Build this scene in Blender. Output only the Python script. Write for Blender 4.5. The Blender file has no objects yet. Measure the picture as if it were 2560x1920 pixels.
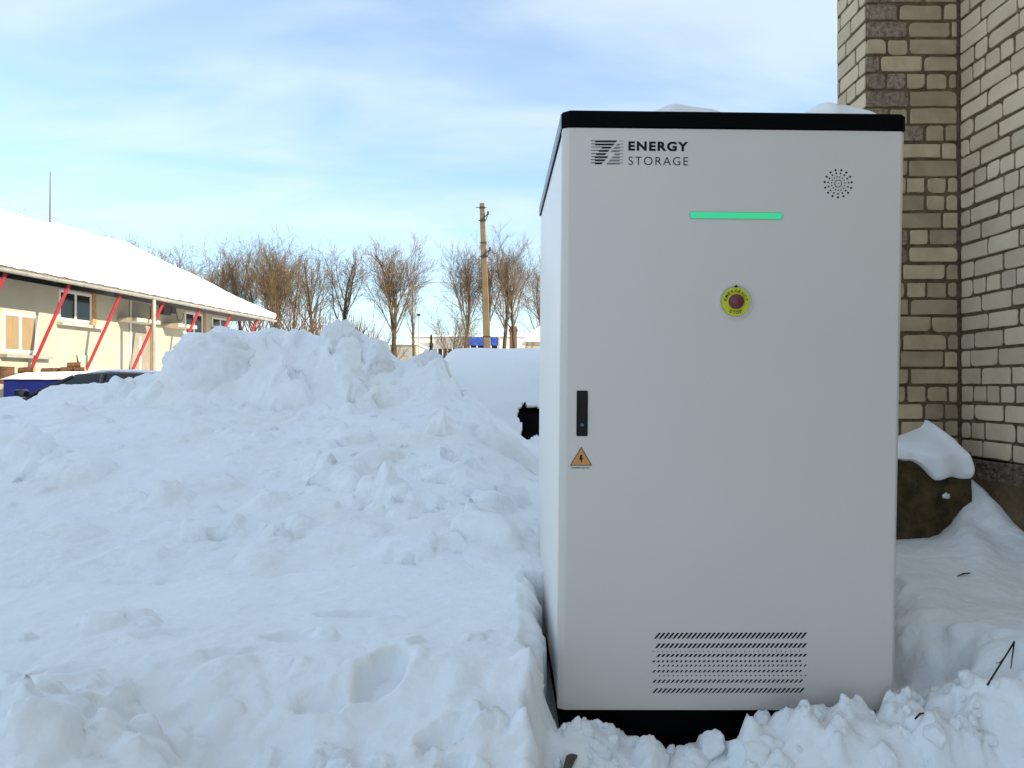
import bpy, bmesh, math, random
import numpy as np
from mathutils import Vector, Matrix, noise as mnoise

R = math.radians
scene = bpy.context.scene
COL = scene.collection
random.seed(7)
RNG = np.random.default_rng(11)

# ------------------------------------------------------------------ camera, sky, sun, exposure
F = 1900.0          # focal length in photo pixels (2560 wide)
CX, HZ = 1280.0, 968.0
CZ = 1.25
cam_d = bpy.data.cameras.new("camera")
cam = bpy.data.objects.new("camera", cam_d)
COL.objects.link(cam)
cam_d.sensor_width = 36.0
cam_d.lens = 36.0 * F / 2560.0
cam_d.clip_start = 0.05
cam_d.clip_end = 3000
cam.location = (0, 0, CZ)
cam.rotation_euler = (R(90) + math.atan((HZ - 960) / F), 0, 0)
scene.camera = cam

SUN_DIR = Vector((0.81, -0.37, 0.41)).normalized()      # towards the sun
SUN_EL = math.asin(SUN_DIR.z)
SUN_AZ = math.atan2(SUN_DIR.x, SUN_DIR.y)
SKY_STRENGTH = 0.15
world = bpy.data.worlds.new("World")
scene.world = world
world.use_nodes = True
wn, wl = world.node_tree.nodes, world.node_tree.links
wn.clear()
w_out = wn.new('ShaderNodeOutputWorld')
w_bg = wn.new('ShaderNodeBackground')
w_bg.inputs['Strength'].default_value = SKY_STRENGTH
sky = wn.new('ShaderNodeTexSky')
sky.sky_type = 'NISHITA'
sky.sun_disc = False
sky.sun_elevation = SUN_EL
sky.sun_rotation = SUN_AZ
sky.altitude = 100
sky.air_density = 1.0
sky.dust_density = 0.8
sky.ozone_density = 1.0
tc = wn.new('ShaderNodeTexCoord')
# thin high cloud: project the view direction on a plane high above
sep = wn.new('ShaderNodeSeparateXYZ')
wl.new(tc.outputs['Generated'], sep.inputs[0])
zc = wn.new('ShaderNodeMath'); zc.operation = 'ADD'; zc.inputs[1].default_value = 0.16
wl.new(sep.outputs['Z'], zc.inputs[0])
zm = wn.new('ShaderNodeMath'); zm.operation = 'MAXIMUM'; zm.inputs[1].default_value = 0.05
wl.new(zc.outputs[0], zm.inputs[0])
dx = wn.new('ShaderNodeMath'); dx.operation = 'DIVIDE'
dy = wn.new('ShaderNodeMath'); dy.operation = 'DIVIDE'
wl.new(sep.outputs['X'], dx.inputs[0]); wl.new(zm.outputs[0], dx.inputs[1])
wl.new(sep.outputs['Y'], dy.inputs[0]); wl.new(zm.outputs[0], dy.inputs[1])
cmb = wn.new('ShaderNodeCombineXYZ')
wl.new(dx.outputs[0], cmb.inputs['X']); wl.new(dy.outputs[0], cmb.inputs['Y'])
mp = wn.new('ShaderNodeMapping')
mp.inputs['Rotation'].default_value = (0, 0, R(-28))
mp.inputs['Scale'].default_value = (0.75, 1.5, 1)
mp.inputs['Location'].default_value = (3.1, 2.353, 0)
wl.new(cmb.outputs[0], mp.inputs['Vector'])
cn = wn.new('ShaderNodeTexNoise')
cn.inputs['Scale'].default_value = 1.6
cn.inputs['Detail'].default_value = 7
cn.inputs['Roughness'].default_value = 0.5
cn.inputs['Distortion'].default_value = 0.5
wl.new(mp.outputs[0], cn.inputs['Vector'])
cr = wn.new('ShaderNodeMapRange')
cr.interpolation_type = 'SMOOTHSTEP'
cr.inputs['From Min'].default_value = 0.34
cr.inputs['From Max'].default_value = 0.72
cr.inputs['To Min'].default_value = 0.26
cr.inputs['To Max'].default_value = 0.70
wl.new(cn.outputs['Fac'], cr.inputs['Value'])
w_mix = wn.new('ShaderNodeMix'); w_mix.data_type = 'RGBA'
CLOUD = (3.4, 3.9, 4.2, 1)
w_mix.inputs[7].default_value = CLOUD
# extra cloud added overhead, out of view, to raise the ambient light
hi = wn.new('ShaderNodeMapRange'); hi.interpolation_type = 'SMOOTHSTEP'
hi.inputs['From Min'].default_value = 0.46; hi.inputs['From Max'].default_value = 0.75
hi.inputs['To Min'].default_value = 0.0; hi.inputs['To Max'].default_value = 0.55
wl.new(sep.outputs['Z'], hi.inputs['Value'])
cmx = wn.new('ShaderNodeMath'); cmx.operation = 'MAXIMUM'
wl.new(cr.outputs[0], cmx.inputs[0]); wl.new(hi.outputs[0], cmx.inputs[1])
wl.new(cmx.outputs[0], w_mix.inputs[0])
tint = wn.new('ShaderNodeMix'); tint.data_type = 'RGBA'; tint.blend_type = 'MULTIPLY'
tint.inputs[0].default_value = 1
tint.inputs[7].default_value = (0.75, 0.93, 1.05, 1)
wl.new(sky.outputs[0], tint.inputs[6])
wl.new(tint.outputs[2], w_mix.inputs[6])
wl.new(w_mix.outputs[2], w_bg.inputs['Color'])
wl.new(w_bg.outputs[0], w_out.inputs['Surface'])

sun_d = bpy.data.lights.new("sun", 'SUN')
sun_d.energy = 5.0
sun_d.angle = R(0.5)
sun_d.color = (1.0, 0.86, 0.64)
sun = bpy.data.objects.new("sun", sun_d)
COL.objects.link(sun)
sun.location = (30, -14, 20)
sun.rotation_euler = SUN_DIR.to_track_quat('Z', 'Y').to_euler()

scene.view_settings.view_transform = 'Standard'
scene.view_settings.look = 'None'
scene.view_settings.exposure = 0.86
scene.view_settings.gamma = 1.0
scene.view_settings.use_curve_mapping = False
scene.cycles.max_bounces = 8
scene.cycles.diffuse_bounces = 4
scene.cycles.use_denoising = True

# ------------------------------------------------------------------ small helpers
def at(px, py, d):
    """world point seen at photo pixel (px, py) at distance d in front of the camera"""
    return Vector(((px - CX) / F * d, d, CZ + (HZ - py) / F * d))

def tag(o, label=None, cat=None, group=None, kind=None):
    if label: o['label'] = label
    if cat: o['category'] = cat
    if group: o['group'] = group
    if kind: o['kind'] = kind
    return o

def empty(name, loc=(0, 0, 0), rot=(0, 0, 0)):
    o = bpy.data.objects.new(name, None)
    o.empty_display_size = 0.2
    o.location = loc
    o.rotation_euler = rot
    COL.objects.link(o)
    return o

def link_mesh(name, me, mat=None, parent=None):
    o = bpy.data.objects.new(name, me)
    COL.objects.link(o)
    if mat is not None and len(me.materials) == 0:
        me.materials.append(mat)
    if parent is not None:
        o.parent = parent
    return o

class MB:
    """collects simple solids into one mesh"""
    def __init__(self):
        self.v, self.f = [], []
    def add(self, vs, fs):
        n = len(self.v)
        self.v += [tuple(p) for p in vs]
        self.f += [tuple(i + n for i in f) for f in fs]
        return self
    def box(self, x0, x1, y0, y1, z0, z1, c=0.0):
        if c <= 0:
            vs = [(x, y, z) for z in (z0, z1) for y in (y0, y1) for x in (x0, x1)]
            fs = [(0, 2, 3, 1), (4, 5, 7, 6), (0, 1, 5, 4), (2, 6, 7, 3), (0, 4, 6, 2), (1, 3, 7, 5)]
            return self.add(vs, fs)
        bm = bmesh.new()
        bmesh.ops.create_cube(bm, size=1)
        for v in bm.verts:
            v.co = Vector(((x0 + x1) / 2 + v.co.x * (x1 - x0), (y0 + y1) / 2 + v.co.y * (y1 - y0), (z0 + z1) / 2 + v.co.z * (z1 - z0)))
        bmesh.ops.bevel(bm, geom=list(bm.edges), offset=c, segments=2, profile=0.5, affect='EDGES')
        bm.verts.index_update()
        self.add([v.co[:] for v in bm.verts], [[v.index for v in f.verts] for f in bm.faces])
        bm.free()
        return self
    def tube(self, pts, radii, n=8, cap=True):
        pts = [Vector(p) for p in pts]
        if not hasattr(radii, '__len__'):
            radii = [radii] * len(pts)
        vs, fs = [], []
        u = None
        for i, p in enumerate(pts):
            t = (pts[min(i + 1, len(pts) - 1)] - pts[max(i - 1, 0)])
            t = t.normalized() if t.length > 1e-9 else Vector((0, 0, 1))
            if u is None:
                a = Vector((0, 0, 1)) if abs(t.z) < 0.9 else Vector((1, 0, 0))
                u = t.cross(a).normalized()
            else:
                u = (u - t * u.dot(t))
                u = u.normalized() if u.length > 1e-6 else t.orthogonal().normalized()
            w = t.cross(u)
            for k in range(n):
                an = 2 * math.pi * k / n
                vs.append(p + (u * math.cos(an) + w * math.sin(an)) * radii[i])
        for i in range(len(pts) - 1):
            for k in range(n):
                a, b = i * n + k, i * n + (k + 1) % n
                fs.append((a, b, b + n, a + n))
        if cap:
            fs.append(tuple(reversed(range(n))))
            fs.append(tuple(range((len(pts) - 1) * n, len(pts) * n)))
        return self.add(vs, fs)
    def prism(self, poly, axis_from, axis_to, plane='xz'):
        """extrude a 2-D polygon between two values of the third axis"""
        n = len(poly)
        def p3(p, a):
            if plane == 'xz': return (p[0], a, p[1])
            if plane == 'xy': return (p[0], p[1], a)
            return (a, p[0], p[1])
        vs = [p3(p, axis_from) for p in poly] + [p3(p, axis_to) for p in poly]
        fs = [tuple(range(n)), tuple(reversed(range(n, 2 * n)))]
        fs += [(i, n + i, n + (i + 1) % n, (i + 1) % n) for i in range(n)]
        return self.add(vs, fs)
    def disc(self, c, r, y0, y1, n=32, r_in=0.0):
        """a round plate facing -Y"""
        cx, cz = c
        if r_in <= 0:
            return self.prism([(cx + r * math.cos(2 * math.pi * k / n), cz + r * math.sin(2 * math.pi * k / n)) for k in range(n)], y0, y1)
        vs, fs = [], []
        for rr in (r, r_in):
            for y in (y0, y1):
                vs += [(cx + rr * math.cos(2 * math.pi * k / n), y, cz + rr * math.sin(2 * math.pi * k / n)) for k in range(n)]
        for k in range(n):
            k2 = (k + 1) % n
            fs += [(k, n + k, n + k2, k2), (2 * n + k, 2 * n + k2, 3 * n + k2, 3 * n + k),
                   (k, k2, 2 * n + k2, 2 * n + k), (n + k, 3 * n + k, 3 * n + k2, n + k2)]
        return self.add(vs, fs)
    def build(self, name, mat, parent=None, smooth=False, fix=True, angle=None):
        me = bpy.data.meshes.new(name)
        me.from_pydata(self.v, [], self.f)
        if fix:
            bm = bmesh.new(); bm.from_mesh(me)
            bmesh.ops.recalc_face_normals(bm, faces=bm.faces)
            bm.to_mesh(me); bm.free()
        if smooth:
            me.polygons.foreach_set('use_smooth', [True] * len(me.polygons))
            if angle is not None:
                me.set_sharp_from_angle(angle=angle)
        me.update()
        return link_mesh(name, me, mat, parent)

def grid_mesh(name, P, mat, parent=None, mask=None, smooth=True):
    """P: (m, n, 3) array of points"""
    m, n, _ = P.shape
    me = bpy.data.meshes.new(name)
    idx = np.arange(m * n).reshape(m, n)
    q = np.stack([idx[:-1, :-1], idx[:-1, 1:], idx[1:, 1:], idx[1:, :-1]], -1)
    if mask is not None:
        q = q[mask]
    q = q.reshape(-1, 4)
    used = np.unique(q)
    remap = np.zeros(m * n, dtype=np.int64); remap[used] = np.arange(len(used))
    V = P.reshape(-1, 3)[used]
    q = remap[q]
    me.vertices.add(len(V)); me.vertices.foreach_set('co', V.astype(np.float32).ravel())
    me.loops.add(q.size); me.loops.foreach_set('vertex_index', q.astype(np.int32).ravel())
    me.polygons.add(len(q))
    me.polygons.foreach_set('loop_start', (np.arange(len(q)) * 4).astype(np.int32))
    me.polygons.foreach_set('use_smooth', np.full(len(q), smooth))
    me.update(calc_edges=True); me.validate()
    return link_mesh(name, me, mat, parent)

# ------------------------------------------------------------------ numpy noise
def _hash(ix, iy, seed):
    h = (ix.astype(np.int64) * 374761393 + iy.astype(np.int64) * 668265263 + seed * 1442695041) & 0x7fffffff
    h = ((h ^ (h >> 13)) * 1274126177) & 0x7fffffff
    h = h ^ (h >> 16)
    return (h & 0xffff) / 65535.0

def perlin(x, y, seed=0):
    ix, iy = np.floor(x), np.floor(y)
    fx, fy = x - ix, y - iy
    ux, uy = fx * fx * fx * (fx * (fx * 6 - 15) + 10), fy * fy * fy * (fy * (fy * 6 - 15) + 10)
    def g(ax, ay, dx_, dy_):
        a = _hash(ax, ay, seed) * 2 * np.pi
        return np.cos(a) * dx_ + np.sin(a) * dy_
    a, b = g(ix, iy, fx, fy), g(ix + 1, iy, fx - 1, fy)
    c, d = g(ix, iy + 1, fx, fy - 1), g(ix + 1, iy + 1, fx - 1, fy - 1)
    return (a + (b - a) * ux + ((c + (d - c) * ux) - (a + (b - a) * ux)) * uy) * 1.4

def fbm(x, y, seed=0, octs=5, gain=0.5, lac=2.03):
    s, amp = 0, 1.0
    for o in range(octs):
        s = s + amp * perlin(x, y, seed + o * 17)
        x, y, amp = x * lac + 13.7, y * lac - 7.1, amp * gain
    return s

def sstep(a, b, x):
    t = np.clip((x - a) / (b - a), 0, 1)
    return t * t * (3 - 2 * t)

# ------------------------------------------------------------------ materials
def principled(name, color, rough=0.6, metal=0.0, spec=0.5, coat=0.0):
    m = bpy.data.materials.new(name)
    m.use_nodes = True
    b = m.node_tree.nodes['Principled BSDF']
    b.inputs['Base Color'].default_value = (*color, 1)
    b.inputs['Roughness'].default_value = rough
    b.inputs['Metallic'].default_value = metal
    b.inputs['Specular IOR Level'].default_value = spec
    b.inputs['Coat Weight'].default_value = coat
    return m

def nnode(m, kind): return m.node_tree.nodes.new(kind)
def nlink(m, a, b): m.node_tree.links.new(a, b)

def varied(name, c1, c2, rough=0.7, scale=4.0, bump=0.0, bscale=40.0, lo=0.35, hi=0.65, detail=6, stretch=None, metal=0.0, dist=0.02, spec=0.4, island=0.0):
    """two colours mixed by noise, with a fine bump"""
    m = principled(name, c1, rough, metal, spec)
    b = m.node_tree.nodes['Principled BSDF']
    t = nnode(m, 'ShaderNodeTexCoord')
    src = t.outputs['Object']
    if stretch:
        mpn = nnode(m, 'ShaderNodeMapping'); mpn.inputs['Scale'].default_value = stretch
        nlink(m, src, mpn.inputs['Vector']); src = mpn.outputs[0]
    n = nnode(m, 'ShaderNodeTexNoise'); n.inputs['Scale'].default_value = scale; n.inputs['Detail'].default_value = detail
    n.inputs['Roughness'].default_value = 0.6
    nlink(m, src, n.inputs['Vector'])
    r = nnode(m, 'ShaderNodeMapRange'); r.inputs['From Min'].default_value = lo; r.inputs['From Max'].default_value = hi
    nlink(m, n.outputs['Fac'], r.inputs['Value'])
    mx = nnode(m, 'ShaderNodeMix'); mx.data_type = 'RGBA'
    mx.inputs[6].default_value = (*c1, 1); mx.inputs[7].default_value = (*c2, 1)
    nlink(m, r.outputs[0], mx.inputs[0])
    out = mx.outputs[2]
    if island > 0:
        g = nnode(m, 'ShaderNodeNewGeometry')
        mr = nnode(m, 'ShaderNodeMapRange')
        mr.inputs['To Min'].default_value = 1 - island; mr.inputs['To Max'].default_value = 1 + island * 0.6
        nlink(m, g.outputs['Random Per Island'], mr.inputs['Value'])
        hs = nnode(m, 'ShaderNodeHueSaturation')
        nlink(m, mr.outputs[0], hs.inputs['Value']); nlink(m, out, hs.inputs['Color'])
        out = hs.outputs[0]
    nlink(m, out, b.inputs['Base Color'])
    if bump > 0:
        n2 = nnode(m, 'ShaderNodeTexNoise'); n2.inputs['Scale'].default_value = bscale; n2.inputs['Detail'].default_value = 5
        nlink(m, src, n2.inputs['Vector'])
        bp = nnode(m, 'ShaderNodeBump'); bp.inputs['Strength'].default_value = bump; bp.inputs['Distance'].default_value = dist
        nlink(m, n2.outputs['Fac'], bp.inputs['Height'])
        nlink(m, bp.outputs[0], b.inputs['Normal'])
    return m

def snow_mat(name, c=(0.86, 0.872, 0.885), dirty=(0.82, 0.79, 0.745), dirt=0.5, bump=0.35, sss=0.0):
    m = varied(name, c, dirty, rough=0.62, scale=1.7, bump=bump, bscale=48, lo=0.5, hi=0.5 + 0.5 / max(dirt, 0.01) * 0.5, dist=0.012, spec=0.25)
    if sss:
        b = m.node_tree.nodes['Principled BSDF']
        b.inputs['Subsurface Weight'].default_value = sss
        b.inputs['Subsurface Radius'].default_value = (0.6, 0.8, 1.0)
        b.inputs['Subsurface Scale'].default_value = 0.02
    return m

M_snow = snow_mat("snow", dirt=0.3)
M_heap = snow_mat("heap_snow", c=(0.85, 0.862, 0.88), dirty=(0.78, 0.75, 0.70), dirt=0.8, bump=0.6)
M_clean = snow_mat("clean_snow", dirt=0.05, bump=0.2)
M_warm = snow_mat("roof_snow", c=(0.88, 0.88, 0.88), dirty=(0.86, 0.85, 0.83), dirt=0.3, bump=0.25)

# ------------------------------------------------------------------ ground
me = bpy.data.meshes.new("ground")
bm = bmesh.new()
bmesh.ops.create_grid(bm, x_segments=60, y_segments=60, size=900)
for v in bm.verts:
    v.co.z = -0.03
bm.to_mesh(me); bm.free()
tag(link_mesh("ground", me, M_snow), kind='structure')

def soften(Z, n=1):
    for _ in range(n):
        Z[1:-1] = (Z[:-2] + 2 * Z[1:-1] + Z[2:]) / 4
        Z[:, 1:-1] = (Z[:, :-2] + 2 * Z[:, 1:-1] + Z[:, 2:]) / 4
    return Z

def ruffle(P, amp, f, seed):
    """push the surface sideways with noise that also changes with height, so that steep faces get lumps and overhangs"""
    x, y, z = P[..., 0], P[..., 1], P[..., 2]
    ax = fbm(x * f + z * f * .8, y * f - z * f * .6 + 5, seed, 4) * amp
    ay = fbm(x * f - z * f * .7 + 9, y * f + z * f * .7, seed + 50, 4) * amp
    Q = P.copy(); Q[..., 0] = x + ax; Q[..., 1] = y + ay
    return Q

def ground_base(X, Y):
    z = 0.43 + 0.035 * np.clip(Y - 3.2, 0, 6)
    z = z + 0.035 * fbm(X * 0.9, Y * 0.9, 3, 3) + 0.012 * fbm(X * 3.1, Y * 3.1, 9, 3)
    return z

def stamp_lump(Z, X, Y, cx, cy, rx, ry, h, rot=0.0, seed=1, sharp=2.4, rel=None, base=None):
    """raise an irregular clod: Z = max(Z, base + clod)"""
    R_ = max(rx, ry) * 1.5
    ii = np.where((X[0] > cx - R_) & (X[0] < cx + R_))[0]
    jj = np.where((Y[:, 0] > cy - R_) & (Y[:, 0] < cy + R_))[0]
    if len(ii) < 2 or len(jj) < 2:
        return
    sl = (slice(jj[0], jj[-1] + 1), slice(ii[0], ii[-1] + 1))
    x, y = X[sl] - cx, Y[sl] - cy
    c, s = math.cos(rot), math.sin(rot)
    u, v = (x * c + y * s) / rx, (-x * s + y * c) / ry
    wob = 0.22 * perlin(X[sl] / rx * 1.1 + seed * 3.3, Y[sl] / ry * 1.1, seed) + 0.07 * perlin(X[sl] / rx * 3.5, Y[sl] / ry * 3.5 + seed, seed + 5)
    d = np.maximum((np.abs(u) ** sharp + np.abs(v) ** sharp) ** (1 / sharp) + wob, 0)
    zb = Z[sl]
    rs_ = random.Random(seed * 7 + 1)
    ta, tb = rs_.uniform(-.3, .3), rs_.uniform(-.3, .3)
    prof = np.minimum(np.clip(1 - d, 0, 1) * rs_.uniform(1.7, 3.2), 1) ** .8 * np.clip(.85 + ta * u + tb * v, .2, 1.05) * (.75 + .25 * np.sqrt(np.clip(1 - d * d, 0, 1)))
    if max(rx, ry) > .115 and h / max(rx, ry) < .62:
        prof = np.sqrt(np.clip(1 - d ** 3, 0, 1)) * (.92 + .12 * ta * u)
    top = zb - 0.25 * h + 1.25 * h * prof * (1 + 0.15 * perlin(X[sl] / rx * 2 + seed, Y[sl] / ry * 2, seed + 9))
    top = np.where(d < 1, top, -9)
    Z[sl] = np.maximum(Z[sl], top)

def stamp_pit(Z, X, Y, cx, cy, rx, ry, dep, rot=0.0, seed=1, soft=0.45):
    x, y = X - cx, Y - cy
    c, s = math.cos(rot), math.sin(rot)
    u, v = (x * c + y * s) / rx, (-x * s + y * c) / ry
    d = np.sqrt(u * u + v * v) + 0.18 * perlin(X / rx * 1.3 + seed, Y / ry * 1.3, seed)
    Z -= dep * (1 - sstep(1 - soft, 1.0, d))
    Z += dep * 0.12 * np.exp(-((d - 1.15) / 0.18) ** 2)

def on_plane(px, py, z):
    d = F * (CZ - z) / (py - HZ)
    return (px - CX) / F * d, d

xs = np.arange(-5.2, 3.1, 0.0125)
ys = [1.25]
while ys[-1] < 9.6:
    ys.append(ys[-1] + 0.0075 + 0.0022 * (ys[-1] - 1.25) ** 1.35)
ys = np.array(ys)
GX, GY = np.meshgrid(xs, ys)
Gz = ground_base(GX, GY)
# shovelled strip in front of and round the cabinet
edge = 0.035 + 0.03 * perlin(GY * 4.0, GX * 0.3, 21)                                              # left rim (X)
front = 2.25 + 0.05 * perlin(GX * 2.2, GY * 2.2, 31) + 0.05 * sstep(-0.15, -0.75, GX)                # left shelf front rim (Y)
right = 1.26 + 0.06 * perlin(GY * 2.2, GX * 2.2, 41) + 0.25 * (1 - sstep(1.6, 2.6, GY))
dug = sstep(0.0, 0.10, GX - edge) * sstep(-0.42, 0.02, right - GX + 0.06 * fbm(GX * 4, GY * 4, 43, 3))
dug_left = sstep(-0.05, 0.36, front - GY + 0.05 * fbm(GX * 3, GY * 3, 44, 3)) * (1 - sstep(0.0, 0.3, GX - right)) * (1 - 0.5 * sstep(-0.6, -1.4, GX))
low = 0.030 + 0.025 * fbm(GX * 2.5, GY * 2.5, 51, 3)
lowl = 0.20 + 0.05 * fbm(GX * 2.3, GY * 2.3, 52, 4) + 0.07 * sstep(-0.3, -1.2, GX)
Gz = Gz * (1 - dug_left) + lowl * dug_left
slot = sstep(2.52, 2.7, GY) * 0 * (1 - sstep(0.6, 0.8, GX))        # narrow gap along the cabinet's left side stays half filled
low = low * (1 - slot) + (0.17 + 0.03 * fbm(GX * 5, GY * 5, 53, 3)) * slot
wgt = sstep(0.0, 0.06, GX - edge + 0.02) * (1 - sstep(2.42, 2.5, GY) * (GX < .05))
Gz = Gz * (1 - dug * wgt) + low * dug * wgt
ex = GX + 0.012 * perlin(GY * 6, GX * 6, 54) + 0.008 * perlin(GY * 17, GX * 9, 55)
zs_ = np.interp(ex, [.040, .075, .106, .119], [1.0, .96, .86, 0.0])
sl2 = sstep(2.42, 2.5, GY) * sstep(3.42, 3.32, GY) * (GX < .60) * (GX > .03)
Gz = Gz * (1 - sl2) + (0.44 * zs_ - .02 + .01 * perlin(GX * 9, GY * 9, 56)) * sl2
# drift in the wall corner on the right, thin crest running to the camera
Gz += 0.25 * np.exp(-(((GX - 2.50) / 0.12) ** 2 + ((GY - 4.15) / 0.30) ** 2))
Gz += 0.07 * np.exp(-(((GX - (2.42 - 0.35 * (4.2 - GY))) / 0.09) ** 2)) * sstep(3.2, 3.9, GY)
# footprints, scuffs
for px, py, rx, ry, dep, rot in [(962, 1655, .075, .12, .085, -.5), (890, 1540, .15, .05, .035, .1), (720, 1592, .09, .05, .025, 0),
                                 (820, 1690, .11, .05, .035, .2), (560, 1640, .10, .05, .025, .3), (420, 1600, .12, .06, .02, 0), (1120, 1730, .10, .04, .05, .4),
                                 (150, 1690, .12, .07, .04, .5), (1140, 1765, .05, .03, .05, 0)]:
    x_, y_ = on_plane(px, py, .42)
    stamp_pit(Gz, GX, GY, x_, y_, rx, ry, dep, rot, seed=int(px))
# lumps thrown on the near left
rl = random.Random(5)
for px, py, r, h in [(120, 1790, .26, .09), (30, 1850, .2, .08), (330, 1800, .12, .05), (420, 1850, .1, .04), (560, 1700, .14, .035), (230, 1890, .18, .07),
                     (700, 1850, .16, .07), (820, 1830, .14, .06), (345, 1566, .09, .04), (260, 1590, .1, .04), (980, 1870, .10, .06), (1283, 1392, .07, .05)]:
    x_, y_ = on_plane(px, py, .4)
    stamp_lump(Gz, GX, GY, x_, y_, r, r * .8, h, rl.uniform(0, 3), int(px) + 3, 2.6)
for k in range(300):
    x_, y_ = rl.uniform(-2.3, 0.05), rl.uniform(1.5, 2.6)
    r = 0.015 + 0.05 * rl.random() ** 2
    if y_ > 2.15 + .1 * math.sin(x_ * 3) and rl.random() < .85: continue
    stamp_lump(Gz, GX, GY, x_, y_, r, r * rl.uniform(.6, 1), r * rl.uniform(.4, .8), rl.uniform(0, 3), k, rl.choice((2, 2.5, 3.2)))
# crumbs along the shovelled rims, loose bank at both base corners
def banks(Z):
    hx_ = np.interp(GX, [.07, .12, .17, .26, .36, .46, .60, .70, .78, .95, 1.1, 1.25, 1.4, 1.6], [0, .15, .195, .17, .11, .09, .095, .12, .16, .19, .205, .20, .12, 0])
    Z += hx_ * np.exp(-(np.abs(GY - 2.31) / 0.17) ** 3)
    Z += 0.07 * np.exp(-(((GX - 1.36) / 0.12) ** 2 + ((GY - 2.52) / 0.20) ** 2))
banks(Gz)
for k in range(330):
    if k % 3:
        x_, y_ = rl.uniform(0.02, 1.45), rl.uniform(1.9, 2.42)
    else:
        x_, y_ = rl.uniform(1.15, 1.55), rl.uniform(1.95, 2.7)
        if x_ - 1.2 > (2.75 - y_) * .5: continue
    r = 0.014 + 0.05 * rl.random() ** 2.2
    stamp_lump(Gz, GX, GY, x_, y_, r, r * rl.uniform(.65, 1), r * rl.uniform(.45, .8), rl.uniform(0, 3), k + 700, rl.choice((2, 2.5, 3.2)))
Gz += 0.004 * fbm(GX * 16, GY * 16, 81, 3) + 0.0022 * fbm(GX * 34, GY * 34, 82, 2)
# nothing stands up inside the cabinet's own footprint
inside = sstep(0.12, 0.17, GX) * sstep(1.26, 1.21, GX) * sstep(2.47, 2.52, GY) * sstep(3.95, 3.88, GY)
Gz = Gz * (1 - inside) + 0.0 * inside
# keep the rim of the sheet under the far ground
rim = np.minimum(sstep(-5.2, -4.9, GX), np.minimum(sstep(9.6, 9.2, GY), 1))
Gz = Gz * rim - 0.08 * (1 - rim)
GP = ruffle(np.stack([GX, GY, Gz], -1), 0.012, 9.0, 301)
keep = (inside + sstep(1.05, .9, np.abs(GX - .69) * 1.6))[..., None] * 0 + (1 - np.clip(sstep(.10, .16, GX) * sstep(1.27, 1.21, GX) * sstep(2.30, 2.42, GY), 0, 1))[..., None]
GP = GP * keep + np.stack([GX, GY, Gz], -1) * (1 - keep)
tag(grid_mesh("snow_ground", GP, M_snow), kind='structure')

def ground_z(x, y):
    i = int(np.clip(np.searchsorted(xs, x), 0, len(xs) - 1)); j = int(np.clip(np.searchsorted(ys, y), 0, len(ys) - 1))
    return float(Gz[j, i])

# ------------------------------------------------------------------ ploughed snow heap
CRY = 6.7
crest_px = [(-400, 1000), (-100, 1010), (0, 1000), (45, 1018), (66, 1050), (112, 1052), (135, 1000), (180, 946), (230, 949), (262, 943), (285, 942), (330, 960), (352, 948),
            (385, 918), (440, 914), (452, 880), (457, 838), (472, 816), (520, 814), (560, 812), (600, 806), (640, 810), (668, 800), (690, 799), (712, 812), (730, 815), (742, 803), (760, 801),
            (768, 815), (800, 822), (822, 826), (830, 800), (850, 795), (875, 800), (905, 815), (960, 856), (992, 884), (1015, 886), (1042, 870), (1098, 868), (1112, 885), (1122, 915), (1160, 975),
            (1230, 1040), (1340, 1130), (1480, 1160)]
crx = np.array([(p[0] - CX) / F * CRY for p in crest_px])
crz = np.array([CZ + (HZ - p[1]) / F * CRY for p in crest_px])
hx = np.arange(-6.6, 1.3, 0.0155)
hy = np.arange(2.9, 8.3, 0.0155)
HX, HY = np.meshgrid(hx, hy)
def heap_base(X, Y):
    w = 0.10 * perlin(X * 1.3, Y * 1.3, 61)
    C = np.interp(X + 0.02 * perlin(X * 7, Y * 7, 62), crx, crz)
    y0 = 3.25 + 0.25 * perlin(X * 0.8, 0 * X, 63) - 0.25 * sstep(-1.0, -3.5, X)
    t = np.clip((Y - y0) / (6.15 - y0), 0, 1)
    plate = np.minimum(1.12, C - 0.02)
    S = 0.42 + (plate - 0.42) * (0.75 * t + 0.25 * t * t * (3 - 2 * t))
    S = S + (C - plate) * sstep(5.95 + w, 6.70 + w * .5, Y)
    S = S - np.clip(Y - 6.95, 0, 9) * 1.15
    S = S - 0.06 * sstep(6.3, 6.7, Y) * (C > plate + .1)
    S = np.where(Y < y0, 0.42 - (y0 - Y) * 0.6, S)
    return S
Hz = heap_base(HX, HY)
def hit(px, py):
    d = np.arange(2.0, 8.0, 0.01)
    X = (px - CX) / F * d; z = CZ + (HZ - py) / F * d
    h = heap_base(X, d)
    k = np.argmax(h >= z)
    return float(X[k]), float(d[k]), float(h[k])
Hz += 0.035 * fbm(HX * 1.4, HY * 1.4, 71, 3) * sstep(3.0, 4.2, HY) + 0.006 * fbm(HX * 6, HY * 6, 72, 4)
rough = sstep(-0.1, 0.5, fbm(HX * 0.7, HY * 0.7, 73, 2))
Hz += 0.012 * rough * fbm(HX * 9, HY * 9, 74, 3)
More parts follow.
